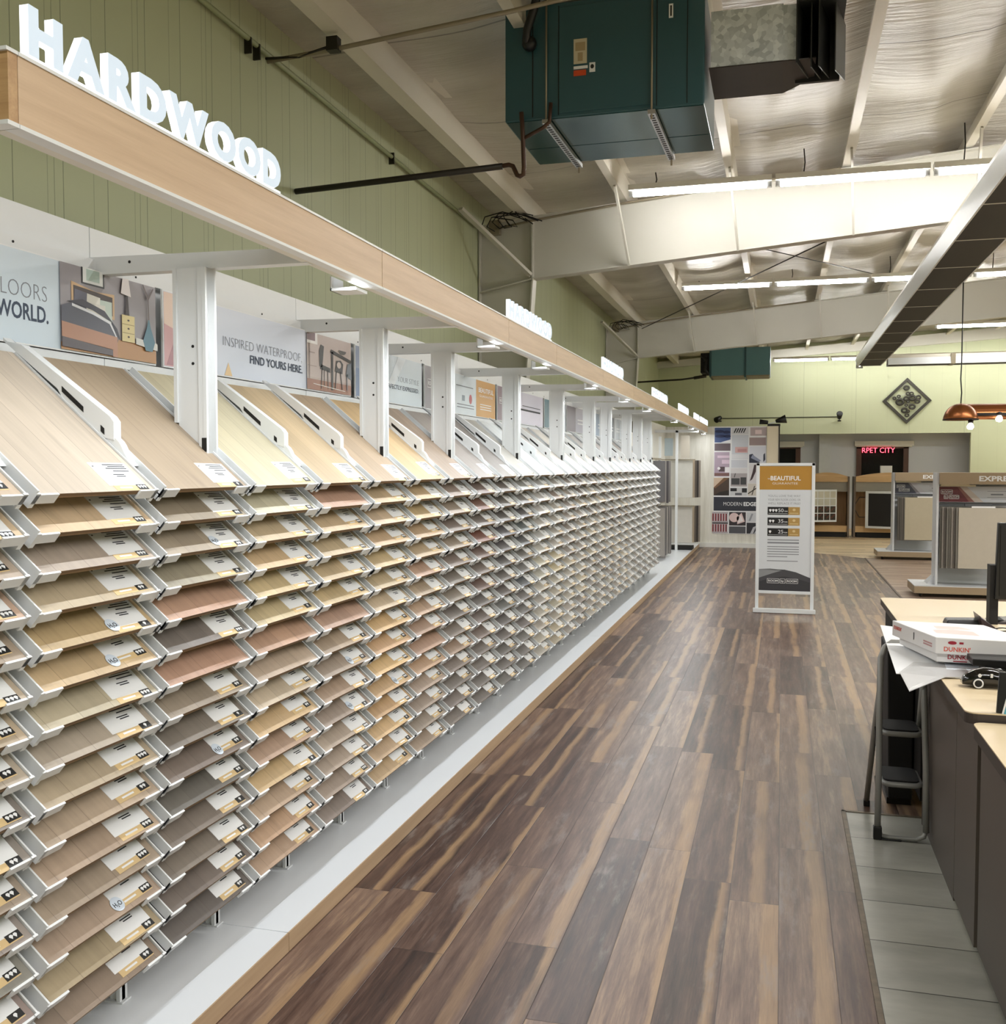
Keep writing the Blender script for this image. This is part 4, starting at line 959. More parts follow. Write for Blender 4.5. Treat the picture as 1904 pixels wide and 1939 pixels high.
mtile((1310, 1515, 1515, 1640), (48, 48, 54), [((190, 190, 196), [[(.2, .02), (.35, .02), (.5, .7), (.35, .6)], [(.4, .02), (.5, .02), (.6, .6)]])])
a0, b0, a1, b1 = U(930, 1222, 1515, 1380)
mb = MB(); rect(mb, fr, .002, MW - .002, b0, b1, .0015, .0005, 0); add_text(mb, fr, 'MODERN', .19, .545, b0 + .1, .075, .0022, 1, -.01); add_text(mb, fr, 'EDGE', .575, .82, b0 + .1, .075, .0022, 1, .03)
mb.build('title_band', [mat('slate print', (48, 50, 60), .4), M_PAPER], t)
a0, b0, a1, b1 = U(932, 1395, 1105, 1640)
items = [((176, 168, 172), [RC(a0, b0, a1, b1)])]
for cc, off in (((150, 44, 52), 0), ((88, 34, 44), 1), ((222, 214, 214), 2)):
    items.append((cc, [RC(a0 + (q * 3 + off) * (a1 - a0) / 18, b0 + .03 + lv * (b1 - b0) * .5, a0 + (q * 3 + off + .9) * (a1 - a0) / 18, b0 + (b1 - b0) * (.42 + .5 * lv)) for q in range(6) for lv in (0, 1)]))
items.append(((34, 26, 28), [RC(a0, b0 + (b1 - b0) * .45, a1, b0 + (b1 - b0) * .5)]))
prints(t, 'picture', items, fr)

# ------------------------------------------------------------------ teal heater with galvanised duct
t = thing('unit_heater', 'big dark teal heater hung under the roof, nearest one', 'heater', (-1.05, 6.45, 3.68))
x0, x1, y0, y1, z0, z1 = -1.645, -.455, 6.0, 6.88, 3.68, 4.36
MB().box(x0, x1, y0, y1, z0 + .004, z1).build('cabinet', M_TEAL, t, .008)
MB().box(x0 + .012, x1 - .006, y0 + .006, y1 - .006, z0, z0 + .005).box(x0 + .02, x1 - .01, 6.53, 6.536, z0 - .002, z0 + .001).build('bottom_pan', M_TEAL_PAN, t)
MB().box(x0 + .17, x0 + .176, y0 - .003, y0 + .001, z0 + .02, z1 - .02).box(x0 + .33, x0 + .334, y0 - .003, y0 + .001, z0 + .02, z1 - .02).box(x1 - .10, x1 - .096, y0 - .003, y0 + .001, z0 + .02, z1 - .02).box(x1 - .275, x1 - .271, y0 - .003, y0 + .001, z0 + .02, z1 - .02).build('panel_seam', M_BLACKM, t)
MB().box(x0 + .335, x1 - .28, y0 - .007, y0, z0 + .03, z1 - .03).build('access_panel', M_TEAL, t, .003)
fr = Frame((0, y0 - .008, 0), (1, 0, 0), (0, 0, 1)); BUFF = mat('buff label', (206, 196, 168), .5)
mb = MB(); rect(mb, fr, -1.22, -1.14, 3.985, 4.13, 0, .002, 0); rect(mb, fr, -1.21, -1.15, 4.06, 4.11, .0018, .0007, 1); rect(mb, fr, -1.195, -1.165, 4.0, 4.05, .0018, .0007, 1); mb.build('rating_label', [BUFF, mat('tan print', (172, 152, 116), .5)], t)
mb = MB(); rect(mb, fr, -1.22, -1.135, 3.955, 3.972, 0, .002); mb.build('white_strip_label', M_PAPER, t)
mb = MB(); rect(mb, fr, -1.22, -1.145, 3.915, 3.948, 0, .002); mb.build('orange_label', mat('orange label', (206, 78, 34), .5), t)
mb = MB(); rect(mb, fr, -1.125, -1.09, 3.93, 3.985, 0, .002); shape(mb, fr, EL(-1.108, 3.962, .011, .013, 12), .0018, .0007, 1); mb.build('approval_label', [M_PAPER, M_TAGBLK], t)
mb = MB(); rect(mb, fr, -.66, -.635, 4.19, 4.27, 0, .002); rect(mb, fr, -.652, -.643, 4.2, 4.26, .0018, .0007, 1); mb.build('maker_plate', [M_PAPER, M_TAGBLK], t)
for xx in (-1.385, -.755):
    MB().bar((xx - .0, y0 - .03, z0 - .02), (xx + .02, y1 + .03, z0 - .02), .045, .025).build('strut_channel', M_CHROME, t)
    mbs = MB()
    for q in range(22): mbs.box(xx - .012 + .0009 * q, xx + .012 + .0009 * q, y0 + .0 + q * .041, y0 + .018 + q * .041, z0 - .0335, z0 - .0322)
    mbs.build('slots', M_BLACKM, t)
    MB().tube([(xx, y0 - .018, z0 - .06), (xx, y0 - .018, roof_z(xx) - .06)], .006, 8).build('hanger_rod', M_CONDUIT, t); MB().tube([(xx + .02, y1 + .018, z0 - .07), (xx + .02, y1 + .018, roof_z(xx) - .06)], .006, 8).build('hanger_rod', M_CONDUIT, t)
MB().tube([(-1.38, 5.85, 4.46), (-1.44, 5.9, 4.3), (-1.49, 5.93, 4.19), (-1.50, 5.95, 4.13), (-1.49, 5.985, 4.12)], .026, 10).lathe([(.0, 0), (.04, .0), (.045, .03), (.03, .06), (0, .06)], (-1.485, 5.99, 4.125), (0, -1, 0), 12).build('flexible_conduit', M_BLACK, t)
MB().tube([(-1.15, 6.3, 4.36), (-1.15, 6.3, 4.44)], .12, 16).build('flue_collar', M_GALV, t)
MB().box(-.42, -.02, 6.0, 6.5, 3.885, 4.20).build('duct', M_GALV, t)
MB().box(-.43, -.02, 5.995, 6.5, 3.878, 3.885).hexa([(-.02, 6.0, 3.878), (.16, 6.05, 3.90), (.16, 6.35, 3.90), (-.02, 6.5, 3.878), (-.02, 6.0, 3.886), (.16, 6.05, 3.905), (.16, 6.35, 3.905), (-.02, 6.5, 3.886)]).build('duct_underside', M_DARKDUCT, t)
MB().box(-.02, .05, 6.01, 6.49, 3.89, 4.195).build('duct_neck', M_GALV, t)
for q, (xa, ya) in enumerate(((.05, 5.97), (.13, 6.03), (.17, 6.0), (.26, 6.06))):
    MB().hexa([(xa, ya, 3.855 - .01 * q), (xa + .006, ya, 3.855 - .01 * q), (xa + .075, ya + .33, 3.88), (xa + .069, ya + .33, 3.88), (xa, ya, 4.215), (xa + .006, ya, 4.215), (xa + .075, ya + .33, 4.20), (xa + .069, ya + .33, 4.20)]).build('air_vane', mat('dark vane', (48, 50, 50), .4, .4, .1), t)
MB().box(.05, .30, 6.33, 6.36, 3.87, 4.21).box(.05, .32, 6.0, 6.34, 4.20, 4.21).build('vane_frame', mat('dark vane', (48, 50, 50), .4, .4, .1), t)
# second heater, far down the hall
t = thing('unit_heater', 'smaller lighter teal heater far down the hall under the second white beam', 'heater', (-.9, 21.4, 3.4))
MB().box(-1.42, -.24, 21.0, 21.8, 3.43, 3.99).build('cabinet', M_TEAL_LT, t, .01)
MB().box(-1.62, -1.42, 21.02, 21.75, 3.5, 3.9).build('burner_box', M_BLACKM, t, .01)
MB().box(-.75, -.71, 20.985, 21.82, 3.39, 4.0).box(-1.44, -1.40, 20.985, 21.82, 3.41, 4.0).build('strap', M_TEAL, t)
MB().box(-1.42, -.26, 21.01, 21.78, 3.41, 3.43).build('bottom_pan', M_CONDUIT, t)
MB().tube([(-1.6, 20.98, 3.85), (-1.5, 20.95, 3.75), (-1.52, 20.95, 3.55), (-1.45, 20.96, 3.45)], .03, 8).box(-1.56, -1.5, 20.96, 21.0, 3.72, 3.84).build('valve', M_BLACK, t)
MB().tube([(-1.4, 21.4, 3.99), (-1.4, 21.4, 4.45)], .008, 6).build('hanger_rod', M_CONDUIT, t); MB().tube([(-.3, 21.4, 3.99), (-.3, 21.4, 4.5)], .008, 6).build('hanger_rod', M_CONDUIT, t)
t = thing('gas_pipe', 'thin black pipe from the wall to the far heater', 'pipe', (-2.2, 21.0, 3.4))
MB().tube([(-3.05, 21.0, 3.33), (-2.0, 21.0, 3.37), (-1.55, 20.98, 3.42)], .018, 8).tube([(-1.75, 20.99, 3.395), (-1.5, 20.98, 3.43)], .032, 8).build('pipe_run', M_PIPEBLK, t)

# ------------------------------------------------------------------ sign stand in the aisle
t = thing('sign_stand', 'white floor stand with an ochre BEAUTIFUL GUARANTEE sign in the aisle', 'sign', (.04, 11.35, 0))
xa, xb, zt = -.262, .352, 1.63; yf = 11.33
MB().box(xa, xa + .035, yf, yf + .03, .03, zt).box(xb - .035, xb, yf, yf + .03, .03, zt).box(xa, xb, yf, yf + .03, zt - .03, zt).box(xa + .035, xb - .035, yf, yf + .03, .205, .235).build('frame', M_WHITE, t, .003)
MB().box(xa - .02, xb + .02, yf - .08, yf + .12, .006, .028).box(xa - .02, xb + .02, yf - .084, yf - .08, .004, .05).build('foot', M_WHITE, t, .003)
W = xb - xa - .07; z0 = .235; H = zt - .03 - z0; fr = Frame((xa + .035, yf + .008, z0), (1, 0, 0), (0, 0, 1))
MB().box(xa + .03, xb - .03, yf + .008, yf + .024, z0, z0 + H).build('sign_panel', mat('pale grey sign print', (214, 218, 222), .4, 0, .02), t)
mb = MB(); rect(mb, fr, 0, W, H * .81, H - .004, 0, .001); mb.build('header_band', M_AMBER2, t)
mb = MB(); add_text(mb, fr, 'BEAUTIFUL', .115, .43, H * .885, .048, .0012, 0, .02); add_text(mb, fr, 'GUARANTEE', .135, .40, H * .852, .024, .0012, 0, -.01); add_text(mb, fr, 'THE', .085, .108, H * .892, .014, .0012, 0, 0)
mb.build('heading', M_PAPER, t)
mb = MB()
for q, s in enumerate(("YOU'LL LOVE THE WAY", 'YOUR NEW FLOOR LOOKS, OR', "WE'LL REPLACE IT FREE!")): add_text(mb, fr, s, .09, .43, H * (.752 - .03 * q), .024, .0008, 0, -.005)
for q in range(2): rect(mb, fr, .09, .42, H * (.405 - .025 * q), H * (.413 - .02 * q), .0004, .0004)
for q in range(5): rect(mb, fr, .088, .42 - (.12 if q == 4 else 0), H * (.352 - .020 * q), H * (.3585 - .020 * q), .0004, .0004)
rect(mb, fr, .086, .41, H * .238, H * .244, .0004, .0004)
mb.build('small_print', mat('sign grey ink', (138, 140, 146), .6), t)
for q, (n, yr) in enumerate(((3, '50'), (2, '35'), (1, '25'))):
    b = H * (.61 - .085 * q)
    mb = MB(); rect(mb, fr, .088, .305, b, b + .085, .0004, .0006, 0); rect(mb, fr, .305, .425, b, b + .085, .0004, .0006, 1)
    for k in range(n):
        c = .116 + k * .031; d = b + .045
        shape(mb, fr, [(c - .014, d + .006), (c - .008, d + .016), (c + .008, d + .016), (c + .014, d + .006), (c, d - .018)], .0011, .0004, 2)
    add_text(mb, fr, yr, .20, .255, b + .03, .04, .0012, 2, .0); add_text(mb, fr, 'YEAR', .26, .298, b + .032, .014, .0012, 2, .01)
    rect(mb, fr, .098, .298, b + .012, b + .015, .0011, .0003, 2); rect(mb, fr, .32, .41, b + .014, b + .022, .0011, .0003, 3); shape(mb, fr, EL(.365, b + .055, .016, .014, 10), .0011, .0003, 3)
    mb.build('warranty_row', [M_TAGBLK, M_GOLD, M_PAPER, mat('light gold print', (212, 190, 140), .5)], t)
mb = MB(); shape(mb, fr, [(.002, .003), (W - .002, .003), (W - .002, .15), (W * .72, .21), (W * .5, .235), (W * .28, .195), (.002, .14)], .0004, .0005, 0)
shape(mb, fr, [(.002, .14), (.002, .235), (.12, .245), (.3, .225), (W * .5, .235), (W * .28, .195)], .0004, .0004, 1)
shape(mb, fr, [(.002, .10), (W * .25, .14), (W * .5, .16), (W * .8, .13), (W - .002, .1), (W - .002, .003), (.002, .003)], .0009, .0004, 2)
mb.build('hill_picture', [mat('charcoal print', (74, 74, 78), .5), mat('mid grey print', (142, 144, 146), .5), mat('dark slate print', (58, 58, 62), .5)], t)
room_logo(t, Frame((xa + .035, yf + .0065, z0), (1, 0, 0), (0, 0, 1)), .09, .085, .127, M_PAPER)

# ------------------------------------------------------------------ the two express display carts
M_CARTB = mat('taupe laminate', (160, 140, 112), .5, 0, .04, 8)
M_CARTW = mat('pale grey cart panel', (208, 210, 212), .45, 0, .02)
def cart(x, y, z1, label, hdr, poster_cols, front, sw_label, big):
    t = thing('display_cart', label, 'display cart', (x, y, 0), 'wheeled sample carts')
    bw = 1.5
    MB().box(x, x + bw, y, y + .7, .05, .135).build('base_band', M_CARTB, t)
    MB().box(x, x + bw, y, y + .7, .135, .145).build('base_top', M_CARTW, t)
    for cx, cy in ((x + .08, y + .08), (x + bw - .08, y + .08), (x + .08, y + .62), (x + bw - .08, y + .62)):
        MB().lathe([(.0, -.012), (.026, -.012), (.026, .012), (0, .012)], (cx, cy, .026), (1, 0, 0), 12).box(cx - .02, cx + .02, cy - .02, cy + .02, .035, .05).build('caster', M_BLACK, t)
    MB().hexa([(x + .17, y + .22, .145), (x + .26, y + .22, .145), (x + .26, y + .5, .145), (x + .17, y + .5, .145), (x + .25, y + .26, .24), (x + .262, y + .26, .24), (x + .262, y + .46, .24), (x + .25, y + .46, .24)]).build('foot_gusset', M_CARTW, t)
    MB().box(x + .25, x + .275, y + .12, y + .46, .145, z1).build('side_panel', M_CARTW, t)
    MB().box(x + .275, x + bw - .1, y + .42, y + .45, .145, z1).build('back_panel', M_CARTW, t)
    MB().box(x + bw - .12, x + bw - .095, y + .12, y + .46, .145, z1).build('side_panel', M_CARTW, t)
    MB().box(x + .272, x + bw - .09, y + .06, y + .5, z1 - .14, z1).build('header', M_CARTB, t)
    fr = Frame((x + .29, y + .06, z1 - .14), (1, 0, 0), (0, 0, 1)); mb = MB(); add_text(mb, fr, hdr, .42, .84, .04, .062, .0012, 0, .03); mb.build('heading', M_PAPER, t)
    MB().box(x + .3, x + .62, y + .16, y + .18, z1 - .16, z1 - .14).box(x + .30, x + .7, y + .2, y + .24, z1 - .17, z1 - .15).build('light_bar', mat('warm lamp bar', (236, 226, 196), .4), t)
    # header card
    fr = Frame((x + .285, y + .3, z1 - .365), (1, 0, 0), (0, 0, 1)); W, H = .84, .195
    c1, c2, c3 = poster_cols
    MB().box(x + .285, x + 1.125, y + .3, y + .315, z1 - .365, z1 - .17).build('header_card', pmat((214, 216, 222)), t)
    prints(t, 'card_print', [((216, 218, 224), [RC(.004, .004, W - .004, H - .004)]), (c1, [[(.004, .004), (.36, .004), (.22, H - .004), (.004, H - .004)]]), (c2, [[(.36, .004), (.42, .004), (.25, H - .004), (.22, H - .004)]]), (c3, [[(.42, .004), (.52, .004), (.33, H - .004), (.25, H - .004)]])], fr)
    mb = MB()
    for q in ((.035, .17, .10, .155), (.07, .12, .04, .09), (.13, .245, .04, .09)):
        a0, a1, b0, b1 = q
        for w in ((a0, a1, b0, b0 + .006), (a0, a1, b1 - .006, b1), (a0, a0 + .006, b0, b1), (a1 - .006, a1, b0, b1)): rect(mb, fr, *w, .0016, .0003)
    for w, a0, a1, b0 in (('ROOM', .05, .155, .115), ('by', .082, .108, .055), ('ROOM', .142, .235, .055)): add_text(mb, fr, w, a0, a1, b0, .025, .0016, 0, .02)
    mb.build('logo', M_PAPER, t)
    mb = MB()
    rect(mb, fr, .56, .78, .135, .139, .001, .0003); rect(mb, fr, .56, .78, .06, .064, .001, .0003); rect(mb, fr, .6, .78, .04, .044, .001, .0003); rect(mb, fr, .6, .74, .09, .105, .001, .0003)
    mb.build('small_print', M_INKGREY, t)
    # hanging rail
    MB().box(x + .285, x + bw - .11, y + .25, y + .28, z1 - .40, z1 - .375).box(x + .55, x + .85, y + .0, y + .05, z1 - .40, z1 - .375).build('hanging_rail', mat('grey rail', (92, 94, 98), .4, .5, .05), t)
    MB().box(x + .62, x + .88, y - .02, y - .016, z1 - .42, z1 - .40).build('rail_label', M_PAPER, t)
    zt = z1 - .42
    n = 9
    for q in range(n):
        f = q / (n - 1); dx = .13 + .20 * (1 - f)
        sx0 = x + .305 + .022 * (n - 1 - q) if big else x + .33 + .012 * (n - 1 - q); yy = y - .02 + .03 * q
        c = front if q == 0 else [(122, 118, 108), (146, 142, 132), (98, 92, 84), (164, 156, 146)][q % 4]
        wdt = .62
        o = MB().box(sx0, sx0 + wdt, yy, yy + .012, zt - (.73 if big else .72) - .003 * q, zt).build('sample_board', mat('swatch %d %d %d' % c, c, .6, 0, .05, 20))
        tag(o, ('front ' if q == 0 else '%s ' % ORD[q]) + sw_label, 'flooring sample', 'sample boards hanging on the carts')
    return t
cart(1.578, 13.1, 1.517, 'nearer wheeled display cart with a burgundy card under its EXPRESS header', 'EXPRESS', ((112, 44, 52), (150, 100, 90), (214, 200, 190)), (188, 180, 164), 'board hanging on the nearer cart with the burgundy card', True)
cart(1.60, 18.25, 1.484, 'farther wheeled display cart with a slate card under its EXPRESS header', 'EXPRESS', ((72, 74, 88), (150, 146, 154), (214, 212, 220)), (184, 174, 150), 'board hanging on the farther cart with the slate card', False)

# ------------------------------------------------------------------ tile racks at the back
M_RACKW = wood('honey maple rack', (188, 150, 100), (218, 182, 132), 'X', .45, 2.2, 12)
M_RACKB = wood('maple rack back', (160, 122, 80), (190, 152, 106), 'Z', .5, 2.0, 10)
M_RACKG = mat('grey rack panel', (150, 144, 132), .5, 0, .04)
M_UPR = wood('grey brown upright', (88, 76, 64), (116, 102, 88), 'Z', .5, 3, 18)
def tile_rack(x0, x1, y, label):
    t = thing('tile_rack', label, 'tile rack', ((x0 + x1) / 2, y, 0), 'maple tile racks at the back')
    w = x1 - x0; n = 12
    pts = [(x0 + w * q / n, y, 1.36 + .09 * (1 - ((q / n - .5) * 2) ** 2)) for q in range(n + 1)]
    MB().prism([(x0, y, 1.24)] + [(x1, y, 1.24)] + pts[::-1], (0, .05, 0)).build('arched_header', M_RACKW, t)
    MB().box(x0, x1, y + .05, y + .5, 1.02, 1.24).build('valance', M_RACKG, t)
    MB().box(x0, x1, y + .5, y + .53, .1, 1.24).build('back_panel', M_RACKB, t)
    MB().box(x0, x1, y, y + .53, .12, .26).build('base_front', M_RACKW, t); MB().box(x0 + .03, x1 - .03, y + .05, y + .5, 0, .12).build('toe_kick', M_BLACKM, t)
    for xx in (x0 - .04, x1): MB().box(xx, xx + .04, y - .03, y + .56, 0, 1.36).build('upright', M_UPR, t)
    mb = MB(); cx, cz, r = x0 + .25, .66, .26
    hx = [(cx + r * math.cos(q * math.pi / 3), y + .495, cz + r * math.sin(q * math.pi / 3)) for q in range(6)]
    mb.tube(hx, .012, 6, 0, True); mb.build('hexagon_moulding', M_UPR, t)
    return t
tile_rack(.55, 1.43, 23.7, 'tile rack behind the sign stand, its swing panel holding squares of tile')
tile_rack(1.60, 3.1, 23.7, 'wider tile rack between the sign stand and the carts')
# swing panel with samples
t = thing('swing_display', 'white swing panel with a grid of pale and swirled tile squares', 'sample panel', (1.0, 23.6, .95))
def panelpts(xa, ya, xb, yb, z0, z1): return Frame((xa, ya, z0), (xb - xa, yb - ya, 0), (0, 0, 1)), math.hypot(xb - xa, yb - ya), z1 - z0
fr, W, H = panelpts(.62, 23.35, 1.2, 23.62, .35, 1.07)
MB().prism([fr.at(0, 0, -.02), fr.at(W, 0, -.02), fr.at(W, H, -.02), fr.at(0, H, -.02)], fr.nrm * .02).build('frame', M_WHITE, t)
for j in range(4):
    for i in range(4):
        a = .05 + i * (W - .06) / 4; b = .04 + j * (H - .06) / 4; c = [(38, 30, 28), (52, 46, 40), (186, 184, 170), (196, 192, 176)][j]
        mb = MB(); rect(mb, fr, a, a + (W - .06) / 4 - .02, b, b + (H - .06) / 4 - .02, 0, .006, 0)
        if j < 2:
            for q in range(3):
                ca = a + .03 + .035 * q; cb = b + .05 + .03 * ((q + i) % 3)
                mb.tube([fr.at(ca + .022 * math.cos(k * .9) * (1 - k / 9), cb + .03 * math.sin(k * .9) * (1 - k / 9), .008) for k in range(7)], .003, 5, 1)
        mb.build('tile', [mat('tile %d %d %d' % c, c, .3, 0, .08, 30), mat('swirl print', ((150, 70, 46) if j == 0 and i % 2 == 0 else (176, 160, 128)), .4)], t)
MB().bar((.64, 23.37, 1.04), (.545, 23.75, 1.04), .02).build('hinge_arm', M_CHROME, t)
for q in range(5):
    lab = 'white swing panel with a black face, front one in the wider tile rack' if q == 0 else '%s white edge-on swing panel behind the black one' % ORD[q]
    t = thing('swing_display', lab, 'sample panel', (2.2, 23.5, .65), 'white swing panels in the wider rack')
    xs = 1.80 + .10 * q
    fr, W, H = panelpts(xs + (.0 if q == 0 else .62), 23.60 if q == 0 else 23.58 - .05 * q, xs + .72 + (0 if q == 0 else -.02), 23.30 if q == 0 else 23.2 - .05 * q, .22, 1.04)
    MB().prism([fr.at(0, 0, -.03), fr.at(W, 0, -.03), fr.at(W, H, -.03), fr.at(0, H, -.03)], fr.nrm * .03).build('frame', M_WHITE, t, .004)
    if q == 0:
        mb = MB(); rect(mb, fr, .07, W - .04, .05, H - .05, 0, .004); mb.build('black_face', mat('black tile', (26, 24, 26), .45, 0, .2, 40), t)
o = MB().box(2.14, 2.38, 23.95, 24.12, 1.24, 1.60).build('carton', M_PAPER, None, .004); tag(o, 'white carton on top of the wider tile rack, below the red neon', 'carton')

# ------------------------------------------------------------------ on the back wall
t = thing('wall_art', 'diamond-hung dark square frame with metal rings on the green wall', 'wall art', (2.88, 25.95, 3.16))
fr = Frame((2.885, 25.97, 3.16), (math.cos(R(45)), 0, math.sin(R(45))), (-math.sin(R(45)), 0, math.cos(R(45))))
s = .39
for a0, a1, b0, b1 in ((-s, s, -s, -s + .065), (-s, s, s - .065, s), (-s, -s + .065, -s + .065, s - .065), (s - .065, s, -s + .065, s - .065)):
    mb = MB(); rect(mb, fr, a0, a1, b0, b1, -.02, .045); mb.build('frame_bar', mat('dark pewter', (62, 60, 54), .45, .4, .1), t)
rnd = random.Random(4)
RING = [(-.02, .29, .055), (.02, .16, .04), (.10, .16, .04), (.12, .06, .065), (-.02, .05, .05), (-.20, .10, .035), (-.30, .06, .035), (-.17, -.03, .075), (.02, -.02, .03), (.26, .07, .05), (.24, -.02, .05), (-.02, -.10, .03), (.12, -.14, .06), (-.06, -.22, .06), (.02, -.24, .035), (0, -.33, .04)]
for a, b, r in RING:
    c = (2.885 + a * .95, 25.93, 3.16 + b * 1.05)
    pts = [(c[0] + r * math.cos(q * math.pi / 8), c[1], c[2] + r * .8 * math.sin(q * math.pi / 8)) for q in range(16)]
    MB().tube(pts, r * .42, 7, 0, True).build('ring', mat('dark pewter', (62, 60, 54), .45, .4, .1), t)
mb = MB()
for q in range(9):
    a = RING[q]; b = RING[(q * 5 + 3) % 16]
    mb.tube([(2.885 + a[0], 25.94, 3.16 + a[1]), (2.885 + (a[0] + b[0]) / 2 + .03, 25.93, 3.16 + (a[1] + b[1]) / 2 + .03), (2.885 + b[0], 25.94, 3.16 + b[1])], .005, 5)
mb.build('wire', M_CHROME, t)
def spot(p, d, label, wall=False):
    t = thing('spotlight', label, 'spotlight', p, 'small black spotlights')
    d = Vector(d).normalized(); p = Vector(p)
    MB().lathe([(0, -.02), (.05, -.02), (.055, .0), (.075, .16), (.06, .17), (0, .12)], p, d, 14).build('can', M_BLACK, t)
    MB().lathe([(0, 0), (.04, 0), (.045, .03), (0, .04)], p - Vector((0, 0, .1)), (0, 0, 1), 10).bar(p - Vector((0, 0, .08)), p, .02).bar(p - Vector((0, 0, .08)), (p.x, 26.0, p.z - .08), .02).build('bracket', M_BLACK, t)
spot((-1.50, 25.86, 2.80), (-.5, -.7, -.35), 'black spotlight on the green wall above the mural')
spot((1.345, 25.88, 2.78), (.0, -.8, .5), 'black spotlight on the green wall above the alcove')
t = thing('wall_wire', 'thin dark wire along the green wall between the two spotlights', 'wire', (0, 25.99, 2.78))
MB().tube([(-1.45, 25.99, 2.79), (1.32, 25.99, 2.80)], .01, 6).build('wire', M_PIPEBLK, t)
t = thing('track_spotlight', 'black flared spotlights on top of the cream post by the mural', 'spotlight', (-.2, 20.24, 2.37))
MB().box(-.27, -.03, 20.17, 20.31, 2.366, 2.41).build('base', M_BLACKM, t)
MB().lathe([(0, 0), (.03, 0), (.085, .2), (.07, .2), (0, .12)], (-.12, 20.24, 2.46), (.93, 0, .22), 14).build('lamp_head', M_BLACK, t)
MB().lathe([(0, 0), (.035, 0), (.05, .16), (0, .16)], (-.26, 20.24, 2.44), (-1, 0, .1), 12).build('lamp_head', M_BLACK, t)
MB().bar((-.26, 20.24, 2.41), (-.12, 20.24, 2.45), .02).build('arm', M_CHROME, t)

# ------------------------------------------------------------------ copper pendant
t = thing('pendant_lamp', 'long copper trough pendant lamp hanging on a black cable', 'pendant lamp', (1.9, 12.0, 2.1))
cxx, cy, cz, rr = 1.885, 12.0, 2.105, .178
def dome(cx, cyy, czz, r, nm):
    prof = [(r * math.cos(a), r * math.sin(a)) for a in (math.pi / 2 * q / 12 for q in range(13))]
    inner = [((r - .006) * math.cos(a), (r - .006) * math.sin(a)) for a in (math.pi / 2 * q / 12 for q in range(12, -1, -1))]
    mb = MB(); bm = mb.bm; rings = []
    for rad, z in prof + inner: rings.append([bm.verts.new((cx + max(rad, .001) * math.cos(u), cyy + max(rad, .001) * math.sin(u), czz + z)) for u in (2 * math.pi * k / 28 for k in range(28))])
    for a, b in zip(rings, rings[1:] + rings[:1]):
        for k in range(28): mb._f([a[k], a[(k + 1) % 28], b[(k + 1) % 28], b[k]], 0, True)
    d = mb.build(nm, M_COPPER, t)
    MB().tube([(cx + r * math.cos(u), cyy + r * math.sin(u), czz) for u in (2 * math.pi * k / 28 for k in range(28))], .006, 6, 0, True).build('rim', M_BLACKM, d)
dome(cxx, cy, cz, rr, 'dome_shade'); dome(2.60, cy + .3, cz + .03, rr, 'dome_shade')
mb = MB(); pts = [(.13 * math.cos(math.pi * k / 14), .165 * math.sin(math.pi * k / 14)) for k in range(15)]
pts += [(a * .94, b * .95 - .002) for a, b in pts[::-1]]
mb.prism([(cxx + .08, cy + .12 + a, cz + .012 + b) for a, b in pts], (1.2, .1, 0)); mb.build('trough_shade', M_COPPER, t)
MB().box(cxx - .02, 2.9, cy - .03, cy + .03, cz + .04, cz + .07).build('lamp_bar', M_BLACKM, t)
M_BULB = emit('warm bulb', (1, .93, .8), 10)
for bx, bz in ((1.985, 2.045), (2.27, 2.125), (2.6, 2.08)):
    MB().tube([(bx, cy - .02, cz + .05), (bx - .005, cy - .05, bz + .03)], .018, 8).lathe([(0, .0), (.025, .0), (.03, .03), (0, .04)], (bx - .005, cy - .05, bz + .02), (0, 0, 1), 10).build('bulb_holder', M_BLACK, t)
    MB().lathe([(0, -.05), (.025, -.046), (.036, -.025), (.03, 0), (.015, .02), (0, .02)], (bx - .006, cy - .055, bz), (.1, -.3, 1), 12).build('bulb', M_BULB, t)
MB().tube([(cxx, cy, cz + rr - .003), (cxx + .006, cy, 2.4), (cxx - .006, cy, 2.55), (cxx, cy, 2.75), (cxx, cy, raft_top(cxx) + .1)], .007, 6).build('cable', M_BLACK, t)

# ------------------------------------------------------------------ service counter on the near side
M_TOP = mat('cream desk laminate', (228, 208, 172), .35, 0, .02, 3)
M_DEDGE = mat('dark desk edge', (64, 56, 52), .5, 0, .05)
M_CAB = mat('grey brown cabinet', (96, 88, 82), .5, 0, .03, 4)
def top_poly(pts, z0, z1, e):
    mb = MB(); mb.prism([(x, y, z0) for x, y in pts], (0, 0, z1 - z0 - .004), 1); mb.prism([(x, y, z1 - .004) for x, y in pts], (0, 0, .004), 0); return mb
def rounded(x0, x1, y0, y1, r):
    out = []
    for cx, cy, a in ((x0 + r, y0 + r, math.pi), (x1 - r, y0 + r, 1.5 * math.pi), (x1 - r, y1 - r, 0), (x0 + r, y1 - r, .5 * math.pi)):
        out += [(cx + r * math.cos(a + q * math.pi / 8), cy + r * math.sin(a + q * math.pi / 8)) for q in range(5)]
    return out
t = thing('counter_desk', 'service counter with a cream top and grey brown end panel, holding the boxes', 'counter', (1.2, 5.0, 0))
top_poly(rounded(.588, 2.2, 3.52, 6.48, .035), .762, .80, 0).build('worktop', [M_TOP, M_DEDGE], t)
MB().box(.627, .645, 3.935, 4.755, .004, .762).box(.622, .642, 4.74, 4.765, .004, .70).build('end_panel', M_CAB, t)
MB().box(.627, .645, 3.53, 3.93, .02, .762).build('side_door', M_CAB, t)
MB().box(.645, 2.1, 4.74, 4.76, .004, .74).build('inner_panel', M_CAB, t)
MB().box(.615, .63, 4.775, 6.42, .1, .76).build('far_panel', M_BLACKM, t)
